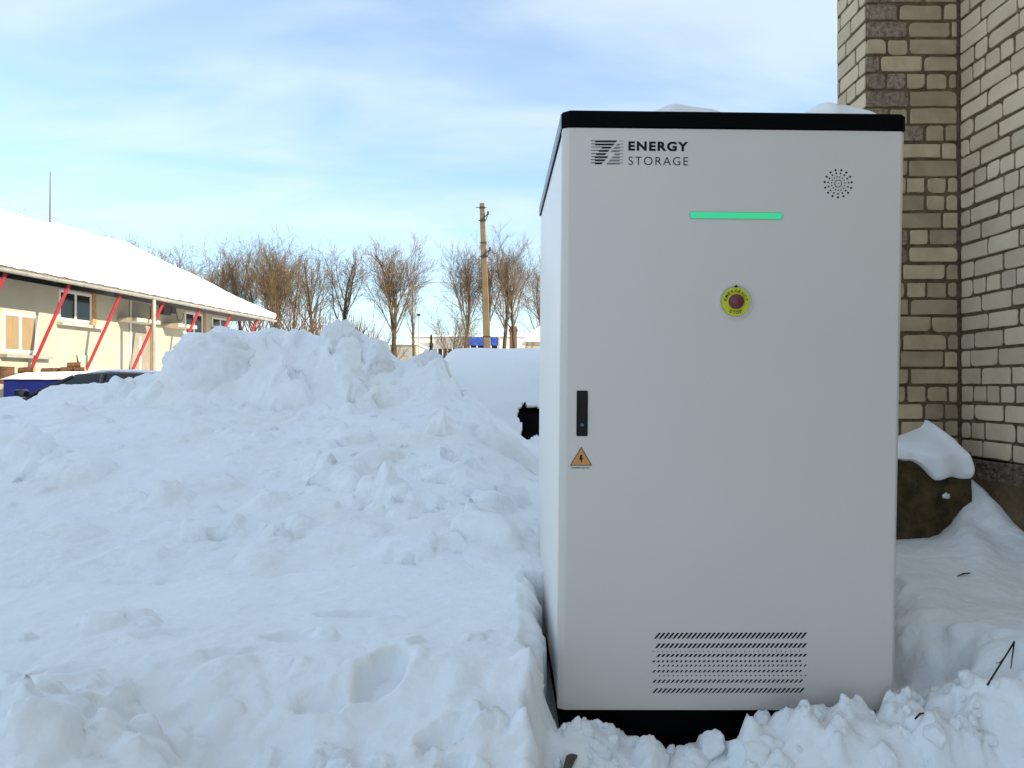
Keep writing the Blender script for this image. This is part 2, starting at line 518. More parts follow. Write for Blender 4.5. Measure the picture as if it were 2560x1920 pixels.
named = [(580, 930, .30, .20, .10), (500, 900, .20, .16, .08), (650, 965, .22, .16, .12), (700, 880, .14, .12, .07), (880, 915, .16, .14, .08), (950, 940, .16, .14, .08),
         (837, 1094, .12, .10, .09), (885, 1100, .14, .1, .09), (943, 1150, .15, .11, .1), (843, 1194, .17, .12, .11), (800, 1195, .1, .09, .08), (948, 1250, .15, .12, .13), (985, 1265, .1, .1, .09),
         (1098, 1091, .10, .08, .09), (1117, 1147, .09, .07, .08), (1264, 1139, .26, .18, .17), (1120, 1200, .14, .09, .08), (1192, 1233, .15, .11, .1), (1237, 1277, .14, .11, .11), (1226, 1355, .19, .13, .13), (1170, 1315, .07, .06, .06),
         (1098, 1377, .05, .045, .06), (1004, 1388, .16, .09, .07), (743, 1322, .1, .08, .07), (28, 1166, .23, .17, .18), (83, 1170, .2, .17, .17), (177, 1194, .24, .16, .16), (510, 1338, .16, .1, .08),
         (555, 1222, .1, .08, .06), (250, 1000, .16, .12, .1), (300, 985, .12, .1, .1), (350, 1005, .14, .1, .09), (720, 1010, .2, .15, .14), (880, 985, .14, .11, .12), (960, 1005, .16, .12, .1), (860, 1215, .12, .1, .09),
         (1010, 1290, .1, .08, .06), (1060, 1270, .12, .08, .06), (930, 1340, .1, .06, .05), (640, 1400, .12, .08, .04), (330, 1400, .16, .09, .05), (150, 1330, .18, .1, .06), (420, 1260, .14, .1, .05),
         (1180, 1160, .1, .08, .07), (1210, 1310, .12, .1, .1), (1280, 1240, .12, .1, .1), (1130, 1370, .09, .07, .05)]
rh = random.Random(17)
for k, (px, py, rx, ry, h) in enumerate(named):
    x_, y_, z_ = hit(px, py)
    stamp_lump(Hz, HX, HY, x_, y_ + ry * .4, rx, ry, h * (.6 if px < 250 else .85), rh.uniform(-.5, .5), k + 40, rh.choice((2.2, 2.8, 3.4)), base=z_ + .02)
for k in range(1500):
    x_, y_ = rh.uniform(-6, 0.4), rh.uniform(3.6, 6.8)
    dens = .25 + .75 * math.exp(-((x_ + 1.1) / 1.3) ** 2)
    if rh.random() > dens: continue
    r = 0.011 + 0.085 * rh.random() ** 4.2
    if y_ > 6.0: r = min(r, .025)
    if x_ < -2.2: r *= .7
    j = int((y_ - hy[0]) / 0.0155); i = int((x_ - hx[0]) / 0.0155)
    stamp_lump(Hz, HX, HY, x_, y_, r, r * rh.uniform(.6, 1), r * rh.uniform(.3, .75), rh.uniform(0, 3), k + 200, rh.choice((2, 2.6, 3.4)), base=float(Hz[j, i]))
# hollows under some of the lumps
for k, (px, py, rx, ry, h) in enumerate(named):
    if k % 5 < 3 and px > 700 and rx > .06:
        x_, y_, z_ = hit(px, py)
        stamp_pit(Hz, HX, HY, x_ + rh.uniform(-.5, .7) * rx, y_ - ry * rh.uniform(.55, .8), rx * .22, ry * .2, .05, rh.uniform(0, 3), k)
for px, py, rx, ry, dep in [(738, 968, .06, .05, .16), (880, 1000, .04, .05, .12), (948, 1012, .06, .04, .08), (905, 1235, .035, .03, .09), (832, 1192, .025, .02, .07), (1100, 1098, .03, .02, .06), (1118, 1150, .04, .03, .07),
                            (52, 1200, .03, .04, .1), (235, 1163, .03, .02, .05), (1000, 1240, .03, .02, .06), (985, 1160, .03, .02, .06), (1075, 1290, .04, .02, .05), (1165, 1270, .03, .03, .06), (1145, 1330, .03, .02, .05), (700, 1345, .04, .02, .04), (540, 1345, .05, .02, .05), (1010, 1115, .03, .02, .05), (890, 1130, .03, .02, .05), (930, 1045, .03, .02, .06), (620, 1010, .04, .03, .07), (1240, 1250, .03, .04, .06), (835, 870, .035, .05, .16), (915, 905, .04, .07, .12), (765, 1335, .03, .025, .04)]:
    x_, y_, z_ = hit(px, py)
    stamp_pit(Hz, HX, HY, x_, y_, rx, ry, dep, 0, int(px))
Hz += 0.004 * fbm(HX * 18, HY * 18, 79, 3)
Hz -= 0.9 * (1 - sstep(-6.6, -6.2, HX)) + 1.2 * sstep(0.95, 1.3, HX) * 1.0
Hz -= 1.2 * sstep(0.02, 0.075, HX) * sstep(3.40, 3.30, HY)
gbi = 0.30
mask = (Hz[:-1, :-1] > gbi - 0.25) & ~((HX[:-1, :-1] > .17) & (HX[:-1, :-1] < 1.2) & (HY[:-1, :-1] < 3.84))
heap = grid_mesh("snow_heap", ruffle(np.stack([HX, HY, Hz], -1), 0.022, 6.0, 401), M_heap, mask=mask)
tag(heap, "large lumpy heap of ploughed snow left of the white cabinet", "snow heap")

# ------------------------------------------------------------------ loose clods and blocks of snow
def clod_mesh(seed, sub=4):
    rr = random.Random(seed)
    bm = bmesh.new()
    bmesh.ops.create_icosphere(bm, subdivisions=sub, radius=1)
    planes = []
    for k in range(7):
        n = Vector((rr.gauss(0, 1), rr.gauss(0, 1), rr.gauss(0, 1))).normalized()
        planes.append((n, rr.uniform(.55, .85)))
    off = Vector((rr.uniform(0, 50), rr.uniform(0, 50), rr.uniform(0, 50)))
    for v in bm.verts:
        p = v.co.copy()
        p *= 1 + .42 * mnoise.noise(p * 1.2 + off)
        for n, d in planes:
            e = p.dot(n) - d
            if e > 0: p -= n * e * .85
        p *= 1 + .10 * mnoise.noise(p * 3.4 + off) + .09 * mnoise.noise(p * 6 + off) + .05 * mnoise.noise(p * 14 + off)
        v.co = p
    me = bpy.data.meshes.new("snow_clod")
    bm.to_mesh(me); bm.free()
    me.polygons.foreach_set('use_smooth', [True] * len(me.polygons))
    me.materials.append(M_clean)
    return me
clods = [clod_mesh(s) for s in range(9)]
rc = random.Random(23)
def put_clod(x, y, z, r, label=None, group="snow clods lying before the cabinet base", squash=.8, name="snow_clod"):
    o = bpy.data.objects.new(name, rc.choice(clods))
    COL.objects.link(o)
    o.location = (x, y, z)
    o.rotation_euler = (rc.uniform(0, 6), rc.uniform(0, 6), rc.uniform(0, 6))
    o.scale = (r, r * rc.uniform(.75, 1), r * squash)
    tag(o, label or "rounded lump of loose white snow lying in front of the cabinet's black base", "snow clod", group)
    return o
# big frozen blocks on the crest of the heap
def put_block(px, py, d, sx, sy, sz, rz, mesh, lab):
    p = at(px, py, d)
    o = bpy.data.objects.new("snow_block", clod_mesh(mesh, 5))
    COL.objects.link(o)
    o.data.materials[0] = M_heap
    o.location = p; o.scale = (sx, sy, sz); o.rotation_euler = (0, 0, rz)
    tag(o, lab, "snow block")
put_block(575, 925, 6.42, .44, .32, .34, .3, 71, "broad bulging snow block on the heap's crest, below the shed's roof end")
put_block(848, 876, 6.60, .22, .24, .27, .2, 72, "tall pitted icy snow block forming the heap's highest peak")
put_block(925, 925, 6.50, .26, .24, .24, -.3, 73, "grey icy snow block sloping down to the right of the highest peak")
put_block(1068, 945, 6.62, .19, .22, .25, .5, 72, "smooth upright snow block at the heap's right end beside the buried car")
put_block(500, 905, 6.62, .22, .26, .27, .1, 78, "square-edged snow block at the left end of the heap's crest")
# the large ones one can point at
big = [(1900, 1795, 2.40, .048, "angular snow clod against the black base, below the right part of the vent grille"),
       (1955, 1830, 2.36, .04, "snow clod lying just right of the angular clod under the vent grille"),
       (2048, 1808, 2.40, .032, "small snow clod raised above the bank near the base's right end"),
       (1770, 1838, 2.34, .058, "rounded snow clod before the base, below the middle of the vent grille"),
       (1680, 1858, 2.36, .026, "small pointed snow clod left of the rounded one by the base"),
       (1630, 1895, 2.26, .075, "broad flat-topped snow block at the photo's bottom edge, below the vent's left"),
       (1895, 1890, 2.28, .085, "big rounded snow lump at the photo's bottom edge, below the vent's right"),
       (2000, 1845, 2.32, .055, "upright snow clod in the middle of the bank below the cabinet's right half"),
       (2110, 1790, 2.40, .045, "snow clod touching the underside of the door near the base's right end"),
       (2290, 1730, 2.45, .05, "large snow clod beside the cabinet's lower right corner")]
for px, py, d, r, lab in big:
    p = at(px, py, d)
    put_clod(p.x, p.y, min(p.z, ground_z(p.x, p.y) + r * .25), r, lab, group=None)
for k in range(46):
    x = rc.uniform(.2, 1.5); y = rc.uniform(2.12, 2.42)
    r = .01 + .032 * rc.random() ** 1.8
    z = ground_z(x, y)
    put_clod(x, y, z - r * .15, r)
for k in range(14):
    x = rc.uniform(1.24, 1.42); y = rc.uniform(2.25, 2.55)
    r = .010 + .026 * rc.random() ** 1.8
    put_clod(x, y, ground_z(x, y) - r * .1, r, "lump of loose white snow lying beside the cabinet's lower right corner", "snow clods beside the cabinet corner")
for k in range(24):
    x = rc.uniform(.06, .36); y = rc.uniform(2.18, 2.40)
    r = .008 + .022 * rc.random() ** 1.8
    put_clod(x, y, ground_z(x, y) + r * .2, r, "small crumb of snow on the loose bank at the cabinet's lower left corner", "snow crumbs at the cabinet's left corner")

# ------------------------------------------------------------------ energy storage cabinet
M_white = varied("cabinet_paint_shaded", (0.645, 0.595, 0.54), (0.625, 0.58, 0.53), rough=0.36, scale=1.5, bump=0.03, bscale=260, dist=0.002, spec=0.4)  # door copy of the paint, darkened for the shade on the front
M_side_lit = varied("cabinet_paint_lit_side", (0.86, 0.83, 0.78), (0.84, 0.815, 0.77), rough=0.4, scale=1.5, bump=0.03, bscale=260, dist=0.002)  # same paint as the door, lightened for sky and snow light on this side
M_black = principled("black_paint", (0.0025, 0.0025, 0.003), 0.6, spec=0.04)
M_seam = principled("seam_black", (0.02, 0.02, 0.02), 0.8)
M_cap_sheen = principled("cap_sky_sheen", (0.22, 0.24, 0.27), 0.4)  # grey stands for sky reflected in the side of the black cap
M_ink = principled("print_black", (0.008, 0.009, 0.012), 0.6, spec=0.2)
M_ink_grey = principled("print_grey", (0.20, 0.215, 0.22), 0.6, spec=0.2)
M_yellow = principled("sign_yellow", (0.56, 0.58, 0.02), 0.55)
M_red = principled("button_red", (0.14, 0.022, 0.035), 0.35)
M_orange = principled("sign_orange", (0.60, 0.26, 0.06), 0.5)
M_handle = principled("handle_black", (0.010, 0.010, 0.011), 0.4, spec=.15)
M_clear = principled("clear_ring", (0.62, 0.62, 0.66), 0.25)
M_blue_led = principled("blue_led", (0.03, 0.10, 0.16), 0.3)
M_led = principled("green_light", (0.02, 0.3, 0.15), 0.3)
_b = M_led.node_tree.nodes['Principled BSDF']
_b.inputs['Emission Color'].default_value = (0.045, 0.60, 0.27, 1)
_b.inputs['Emission Strength'].default_value = 0.42

CW, CD = 1.086, 1.42
H0, H1, H2 = 0.176, 2.030, 2.081
cab = empty("energy_cabinet", (0.678, 3.155, 0.055), (R(1.55), R(0.40), R(0.75)))
tag(cab, "tall white metal energy storage cabinet with black top and green light bar", "electrical cabinet")
hw, hd = CW / 2, CD / 2
YF = -hd                                   # door front plane
base = MB().box(-hw + .035, hw - .035, -hd + .055, hd - .03, -.06, H0 - .004)
base.build("base_plinth", M_black, cab)
MB().box(-hw + .02, hw - .02, -hd + .028, hd - .02, .040, .066).build("base_rail", M_black, cab)
body = MB().box(-hw + .004, hw - .004, -hd + .074, hd, H0, H1, .004)
body.build("body", M_side_lit, cab, smooth=True, angle=R(30))
MB().box(-hw + .012, hw - .012, -hd + .046, -hd + .075, H0 + .006, H1 - .004).build("door_gasket", M_seam, cab)
# door: one leaf, folded edges
ch, chd = 0.021, 0.012
prof = [(-hw, -hd + .046), (-hw, YF + chd), (-hw + ch, YF), (hw - ch * .6, YF), (hw, YF + chd), (hw, -hd + .046)]
bm = bmesh.new()
lo = [bm.verts.new((p[0], p[1], H0 + .002)) for p in prof]
hi = [bm.verts.new((p[0], p[1], H1 - .002)) for p in prof]
bm.faces.new(lo); bm.faces.new(list(reversed(hi)))
for i in range(6):
    bm.faces.new((lo[i], hi[i], hi[(i + 1) % 6], lo[(i + 1) % 6]))
bmesh.ops.recalc_face_normals(bm, faces=bm.faces)
bmesh.ops.bevel(bm, geom=list(bm.edges), offset=.0035, segments=3, profile=.5, affect='EDGES')
me = bpy.data.meshes.new("door"); bm.to_mesh(me); bm.free()
me.polygons.foreach_set('use_smooth', [True] * len(me.polygons)); me.set_sharp_from_angle(angle=R(28))
door = link_mesh("door", me, M_white, cab)
# black cap: front fascia with cut corners, lid; left strip paints on the sky's sheen
prof = [(-hw - .002, hd + .004), (-hw - .002, YF + .016), (-hw + .020, YF - .004), (hw - .012, YF - .004), (hw + .002, YF + .010), (hw + .002, hd + .004)]
top = [(p[0] * .998, p[1] * .998) for p in prof]
mb = MB()
vs = [(p[0], p[1], H1 + .001) for p in prof] + [(p[0], p[1], H2 - .006) for p in prof] + [(p[0] * .993, p[1] * .993, H2) for p in prof]
fs = [tuple(range(6)), tuple(range(12, 18))] + [(a * 6 + i, a * 6 + (i + 1) % 6, a * 6 + 6 + (i + 1) % 6, a * 6 + 6 + i) for a in (0, 1) for i in range(6)]
mb.add(vs, fs)
mb.build("roof_cap", M_black, cab)
MB().box(-hw - .0045, -hw - .0018, YF + .018, hd + .003, H1 + .0005, H2 - .006).build("sky_sheen_strip", M_cap_sheen, cab)

def face(px, py):
    """photo pixel on the door -> local x, z on the door front"""
    t = (py - 326) / (1772 - 326)
    xl, xr = 1399.5 - 9 * t, 2256 - 27 * t
    u = (px - xl) / (xr - xl)
    y0, y1 = 323 + 9 * u, 1771 + 3 * u
    v = (py - y0) / (y1 - y0)
    return -hw + CW * u, H1 - v * (H1 - H0)
def poly(mb, pts, y0=YF - .0008, y1=YF + .001):
    mb.prism([face(*p) for p in pts], y0, y1)
# emblem: striped mark
dark, grey = MB(), MB()
Lx, Ly = lambda z: 1400 + z / 5.53, lambda z: 300 + z / 5.53
rows = [(315, 340, 443, 745), (357, 382, 443, 712), (400, 425, 545, 674), (443, 468, 505, 638), (487, 512, 470, 600), (529, 553, 440, 624), (570, 594, 440, 588), (611, 636, 440, 550)]
for i, (a, b, s, e) in enumerate(rows):
    sl = 20
    ls = 18 if i in (2, 3, 4) else 0
    poly(dark, [(Lx(s), Ly(a)), (Lx(e), Ly(a)), (Lx(e - sl), Ly(b)), (Lx(s - ls), Ly(b))])
    poly(dark, [(Lx(388), Ly(a)), (Lx(s), Ly(a)), (Lx(s), Ly(a + 8)), (Lx(388), Ly(a + 8))])
for i, (a, b, s) in enumerate([(318, 342, 778), (360, 384, 745), (402, 427, 710), (445, 470, 676), (489, 514, 720), (531, 555, 684), (572, 597, 650), (614, 639, 613)]):
    if i: poly(grey, [(Lx(s), Ly(a)), (Lx(780), Ly(a)), (Lx(780), Ly(b)), (Lx(s - 20), Ly(b))])
    poly(grey, [(Lx(780), Ly(a)), (Lx(833), Ly(a)), (Lx(833), Ly(a + 7)), (Lx(780), Ly(a + 7))])
dark.build("emblem_bars", M_ink, door)
grey.build("emblem_stripes", M_ink_grey, door)

def text_mesh(name, body_, size, mat, parent, bold=0.0, spacing=1.0, width=None, height=None, ctr=None, ang=0.0, y=YF - .0008):
    cu = bpy.data.curves.new(name + "_text", 'FONT')
    cu.body = body_; cu.size = 1.0; cu.offset = bold; cu.space_character = spacing
    cu.extrude = 0.0; cu.align_x = 'LEFT'
    tmp = bpy.data.objects.new(name + "_tmp", cu)
    COL.objects.link(tmp)
    dg = bpy.context.evaluated_depsgraph_get()
    me_ = bpy.data.meshes.new_from_object(tmp.evaluated_get(dg))
    bpy.data.objects.remove(tmp); bpy.data.curves.remove(cu)
    co = np.array([v.co[:] for v in me_.vertices])
    mn, mxx = co.min(0), co.max(0)
    c = (mn + mxx) / 2
    sx = width / (mxx[0] - mn[0]) if width else size
    sy = height / (mxx[1] - mn[1]) if height else size
    ca, sa = math.cos(ang), math.sin(ang)
    for v in me_.vertices:
        a, b = (v.co.x - c[0]) * sx, (v.co.y - c[1]) * sy
        v.co = (ctr[0] + a * ca - b * sa, y, ctr[1] + a * sa + b * ca)
    me_.materials.clear()
    return me_
def text_obj(name, *a, **k):
    mat, parent = a[2], a[3]
    m_ = text_mesh(name, *a, **k)
    return link_mesh(name, m_, mat, parent)
x0, z0 = face(Lx(900), Ly(325)); x1, z1 = face(Lx(1722), Ly(462))
text_obj("lettering", "ENERGY", 1, M_ink, door, bold=0.042, spacing=1.2, width=x1 - x0, height=z0 - z1, ctr=((x0 + x1) / 2, (z0 + z1) / 2))
x0, z0 = face(Lx(902), Ly(532)); x1, z1 = face(Lx(1720), Ly(652))
text_obj("lettering", "STORAGE", 1, M_ink, door, bold=-0.006, spacing=1.22, width=x1 - x0, height=z0 - z1, ctr=((x0 + x1) / 2, (z0 + z1) / 2))

# speaker grille: rings of round holes
sp = MB()
scx, scz = face(2086, 462)
pxm = CW / 858.0
for rr, dr in ((34.0, 2.7), (25.6, 2.2), (17.0, 1.7), (8.8, 1.35)):
    for k in range(15):
        an = -math.pi / 2 + 2 * math.pi * k / 15
        sp.disc((scx + rr * pxm * math.cos(an), scz + rr * pxm * math.sin(an)), dr * pxm, YF - .0007, YF + .001, 12)
sp.disc((scx, scz), 1.1 * pxm, YF - .0007, YF + .001, 10)
sp.build("speaker_holes", M_ink, door)

# green status light in a slim rounded slot
def rrect(xa, za, xb, zb, r, n=6):
    pts = []
    for (cx, cz, a0) in ((xb - r, zb - r, 0), (xa + r, zb - r, 90), (xa + r, za + r, 180), (xb - r, za + r, 270)):
        pts += [(cx + r * math.cos(R(a0 + 90 * k / n)), cz + r * math.sin(R(a0 + 90 * k / n))) for k in range(n + 1)]
    return pts
xa, zb = face(1716, 532); xb, za = face(1946, 549)
MB().prism(rrect(xa - .0018, za - .0018, xb + .0018, zb + .0018, .0085), YF - .0012, YF + .001).build("light_rim", principled("light_rim_grey", (.30, .34, .32), .5), door)
MB().prism(rrect(xa, za, xb, zb, .007), YF - .0022, YF + .001).build("status_light", M_led, door)

# emergency stop
ex, ez = face(1829.8, 752)
es = MB().disc((ex, ez), 42 * pxm, YF - .006, YF + .001, 40, 40.2 * pxm).build("emergency_stop", M_clear, cab)
MB().disc((ex, ez), 36 * pxm, YF - .004, YF + .001, 40).build("yellow_disc", M_yellow, es)
bt = MB()
prf = [(18.5, -.004), (18.5, -.012), (17.5, -.020), (15, -.0245), (9, -.027), (0.5, -.0275)]
n = 32
vs = [(ex + r_ * pxm * math.cos(2 * math.pi * k / n), YF + y_, ez + r_ * pxm * math.sin(2 * math.pi * k / n)) for r_, y_ in prf for k in range(n)]
fs = [(i * n + k, i * n + (k + 1) % n, (i + 1) * n + (k + 1) % n, (i + 1) * n + k) for i in range(len(prf) - 1) for k in range(n)]
bt.add(vs, fs + [tuple(range((len(prf) - 1) * n, len(prf) * n))])
bt.build("red_button", M_red, es, smooth=True)
MB().disc((ex, ez + 38.2 * pxm), 3.0 * pxm, YF - .009, YF - .001, 14).build("hinge_screw", M_handle, es)
def arc_text(name, s, r, mid, span, h, parent, flip=False, bold=.012):
    metas = []
    bmx = bmesh.new()
    for i, ch_ in enumerate(s):
        t = (i / (len(s) - 1) - .5) * span
        an = mid - t if not flip else mid + t
        rot = an - math.pi / 2 if not flip else an + math.pi / 2
        m_ = text_mesh(name, ch_, 1, None, None, bold=bold, height=h, width=h * (.95 if ch_ in 'MGOC' else .78), ctr=(ex + r * math.cos(an), ez + r * math.sin(an)), ang=rot, y=YF - .0046)
        bmx.from_mesh(m_); bpy.data.meshes.remove(m_)
    me_ = bpy.data.meshes.new(name); bmx.to_mesh(me_); bmx.free()
    return link_mesh(name, me_, M_ink, parent)
arc_text("lettering", "EMERGENCY", 26.6 * pxm, R(90), R(158), 7.6 * pxm, es)
arc_text("lettering", "STOP", 27.0 * pxm, R(270), R(56), 8.2 * pxm, es, flip=True)

# pull handle
xa, zb = face(1436, 971); xb, za = face(1463, 1084)
hb = MB().prism(rrect(xa, za, xb, zb, .004), YF - .002, YF + .001)
hb.build("door_handle", M_handle, door)
MB().prism(rrect(xa + .006, za + .006, xb - .006, zb - .05, .003), YF - .007, YF - .0015).build("handle_lever", M_handle, door)
cx_, cz_ = face(1449, 1056)
MB().disc((cx_, cz_), 4.2 * pxm, YF - .008, YF - .006, 16).build("key_lock", M_blue_led, door)

# warning triangle
tri = [(1447.5, 1110), (1474.5, 1157), (1419.5, 1157)]
ws = MB(); poly(ws, tri, YF - .0008, YF + .001); ws = ws.build("warning_sign", M_ink, door)
cxm, cym = 1447.2, 1141.5
tt = MB(); poly(tt, [(cxm + (p[0] - cxm) * .89, cym + (p[1] - cym) * .89) for p in tri], YF - .0016, YF + .001); tt.build("warning_field", M_orange, door)
bo = MB(); poly(bo, [(1445.5, 1130), (1451, 1130), (1448, 1137.5), (1451.5, 1137), (1447.6, 1151), (1446.6, 1142), (1442.8, 1143)], YF - .0022, YF - .001); bo.build("lightning_mark", M_ink, door)
x0, z0 = face(1424, 1160.3); x1, z1 = face(1469, 1164.8)
text_obj("lettering", "DANGER ELECTRIC", 1, M_ink, door, bold=.01, width=x1 - x0, height=z0 - z1, ctr=((x0 + x1) / 2, (z0 + z1) / 2))

# louvred vent: rows of slanted slots
vg = MB()
Vx, Vy = lambda z: 1580 + z / 4.608, lambda z: 1540 + z / 4.608
def slots(ya, yb, xtop, slant, n=33, pitch=52.3, w=25):
    for k in range(n):
        x = xtop + k * pitch
        dx_ = slant
        poly(vg, [(Vx(x - w / 2), Vy(ya + 4)), (Vx(x - w * .1), Vy(ya)), (Vx(x + w / 2), Vy(ya + 2)), (Vx(x + w / 2), Vy(ya + 7)),
                  (Vx(x - dx_ + w / 2), Vy(yb - 2)), (Vx(x - dx_ + w * .1), Vy(yb)), (Vx(x - dx_ - w / 2), Vy(yb))])
slots(160, 230, 290, 52)
slots(283, 338, 290, 40)
slots(370, 383, 218, 3, w=10)
slots(406, 441, 290, 24)
slots(480, 503, 226, 8, w=22)
slots(530, 556, 290, 16, w=15)
slots(592, 621, 235, 20, w=21)
slots(650, 666, 290, 4, w=11)
slots(702, 743, 246, 30, w=20)
slots(803, 860, 262, 46, w=21)
vg.build("vent_slots", M_ink, door)

# snow left on the roof
def roof_snow(name, cx, cy, rx, ry, h, label, seed):
    rr_ = np.linspace(0, 1, 26); th = np.linspace(0, 2 * np.pi, 81)
    RR, TT = np.meshgrid(rr_, th)
    wob = 1 + .14 * perlin(np.cos(TT) * 1.6 + seed, np.sin(TT) * 1.6, seed) + .05 * perlin(np.cos(TT) * 6 + seed, np.sin(TT) * 6, seed + 1)
    U, V = RR * np.cos(TT) * wob, RR * np.sin(TT) * wob
    Z = h * (1 - RR ** 2.2) ** .8 * (1 + .3 * perlin(U * 1.7, V * 1.7 + seed, seed + 3)) + .001
    Z[:, -1] = -.0005
    Mw = Matrix.LocRotScale(cab.location, cab.rotation_euler, None)
    P = np.zeros(U.shape + (3,))
    for a in range(P.shape[0]):
        for b in range(P.shape[1]):
            P[a, b] = Mw @ Vector((cx + rx * U[a, b], max(YF + .012, cy + ry * V[a, b]), H2 + Z[a, b]))
    o = grid_mesh(name, P, M_clean)
    return tag(o, label, "snow patch")
roof_snow("roof_snow_patch", -.13, -.575, .17, .125, .049, "low rounded snow patch on the cabinet's black top, left of its middle", 3)
roof_snow("roof_snow_patch", .375, -.555, .17, .14, .066, "taller snow patch on the cabinet's black top near the brick pier", 8)

# ------------------------------------------------------------------ brick building on the right
M_brick = varied("silicate_brick", (0.47, 0.375, 0.245), (0.33, 0.245, 0.15), rough=0.85, scale=5, bump=0.5, bscale=60, lo=.42, hi=.72, dist=.006, spec=.2, island=.30)
M_brick_pale = varied("pale_brick", (0.60, 0.49, 0.345), (0.50, 0.395, 0.265), rough=0.85, scale=5, bump=0.4, bscale=60, lo=.42, hi=.75, dist=.006, spec=.2, island=.16)
M_brick_rough = varied("rough_brick", (0.30, 0.24, 0.175), (0.14, 0.105, 0.075), rough=0.92, scale=38, bump=0.9, bscale=80, lo=.4, hi=.62, dist=.008, spec=.15, island=.2)
M_mortar = varied("mortar", (0.17, 0.125, 0.075), (0.09, 0.062, 0.035), rough=0.95, scale=16, bump=0.9, bscale=70, dist=.012, spec=.1)
M_conc = varied("wet_concrete", (0.12, 0.08, 0.034), (0.028, 0.023, 0.010), rough=0.9, scale=9, bump=0.8, bscale=45, dist=.02, spec=.2, detail=10)
M_conc2 = varied("stained_concrete", (0.20, 0.135, 0.07), (0.08, 0.055, 0.025), rough=0.9, scale=4, bump=0.9, bscale=40, dist=.02, spec=.2, detail=10)
M_pebble = varied("pebble_concrete", (0.20, 0.165, 0.12), (0.09, 0.065, 0.045), rough=0.9, scale=30, bump=0.6, bscale=40, dist=.01, spec=.2, island=.5)

WX, PY, PX, BY = 2.564, 4.35, 2.026, 4.74
ZF = 0.862
bld = empty("brick_building", (WX, PY, 0))
tag(bld, "yellowish silicate brick building wall with pier at the right edge", "building")
def bl(v): return (v[0] - WX, v[1] - PY, v[2])
core = MB()
foot = [(WX + .008, -7), (WX + .008, PY + .008), (PX + .008, PY + .008), (PX + .008, BY), (15, BY), (15, -7)]
core.prism([(p[0] - WX, p[1] - PY) for p in foot], ZF, 8.6, 'xy')
core.build("mortar_wall", M_mortar, bld)
def brick_field(name, mat, origin, along, out, length, z0, z1, seed, start_half=False, course=.0996, joint=.0155, rough_end=None):
    rr = random.Random(seed)
    mb = MB(); mr = MB()
    a, o = Vector(along), Vector(out)
    k = 0
    z = z0
    while z + course <= z1 + .02:
        u = 0.0
        hdr = (k % 6 == 3)
        first = [0.13, 0.25, 0.19, 0.09][(k * 5 + seed) % 4] if not hdr else .12
        i = 0
        while u < length - .02:
            w = first if i == 0 else (.1195 if hdr or rr.random() < .12 else .2505)
            w += rr.uniform(-.006, .006)
            if u + w > length - .04: w = length - u
            e = [rr.uniform(.3, .7) * joint for _ in range(4)]
            x0, x1 = u + e[0], u + w - e[1]
            za, zb = z + e[2] + rr.uniform(-.002, .002), z + course - e[3] + rr.uniform(-.002, .002)
            pts = []
            rad = [max(.004, rr.gauss(.011, .009)) for _ in range(4)]
            for q, (cx, cz, sx, sz) in enumerate(((x1, zb, -1, -1), (x0, zb, 1, -1), (x0, za, 1, 1), (x1, za, -1, 1))):
                r_ = min(rad[q], (x1 - x0) * .4)
                for s_ in (0, .5, 1):
                    an = R(90 * (q + s_))
                    pts.append((cx + sx * r_ + r_ * math.cos(an) + rr.uniform(-.0012, .0012), cz + sz * r_ + r_ * math.sin(an) + rr.uniform(-.0012, .0012)))
                # one extra point along the next side keeps the arris slightly wavy
                nx, nz = ((x0 + x1) / 2, zb) if q == 0 else (x0, (za + zb) / 2) if q == 1 else ((x0 + x1) / 2, za) if q == 2 else (x1, (za + zb) / 2)
                pts.append((nx + rr.uniform(-.0025, .0025), nz + rr.uniform(-.003, .003)))
            d = rr.uniform(-.0015, .002)
            cxm, czm = (x0 + x1) / 2, (za + zb) / 2
            n_ = len(pts)
            O = Vector((origin[0], origin[1], 0))
            vs = [O + a * p[0] + o * (-.012) + Vector((0, 0, p[1])) for p in pts]
            vs += [O + a * p[0] + o * (d - .003) + Vector((0, 0, p[1])) for p in pts]
            vs += [O + a * (cxm + (p[0] - cxm) * (1 - .005 / max(.03, x1 - x0) * 2)) + o * d + Vector((0, 0, czm + (p[1] - czm) * .94)) for p in pts]
            fs = [(b_ * n_ + i_, b_ * n_ + (i_ + 1) % n_, b_ * n_ + n_ + (i_ + 1) % n_, b_ * n_ + n_ + i_) for b_ in (0, 1) for i_ in range(n_)] + [tuple(range(2 * n_, 3 * n_))]
            tgt = mr if (rough_end is not None and cxm < rough_end and rr.random() < .8 and z > 1.9) else mb
            tgt.add([bl(v) for v in vs], fs)
            u += w; i += 1
        z += course; k += 1
    nf = len(mb.f)
    mb.add(mr.v, mr.f)
    ob = mb.build(name, mat, bld)
    if mr.v:
        ob.data.materials.append(M_brick_rough)
        for p in ob.data.polygons:
            if p.index >= nf: p.material_index = 1
    return ob
zc0 = 3.345 - .0996 * 24.94
brick_field("pier_brickwork", M_brick, (PX, PY, ZF), (1, 0, 0), (0, -1, 0), WX - PX - .004, ZF, 8.5, 5, rough_end=.22)
brick_field("side_brickwork", M_brick_pale, (PX, PY + .004, ZF), (0, 1, 0), (-1, 0, 0), BY - PY - .004, ZF, 8.5, 9)
brick_field("wall_brickwork", M_brick_pale, (WX, PY - .004, ZF), (0, -1, 0), (-1, 0, 0), 5.2, ZF, 8.5, 2)
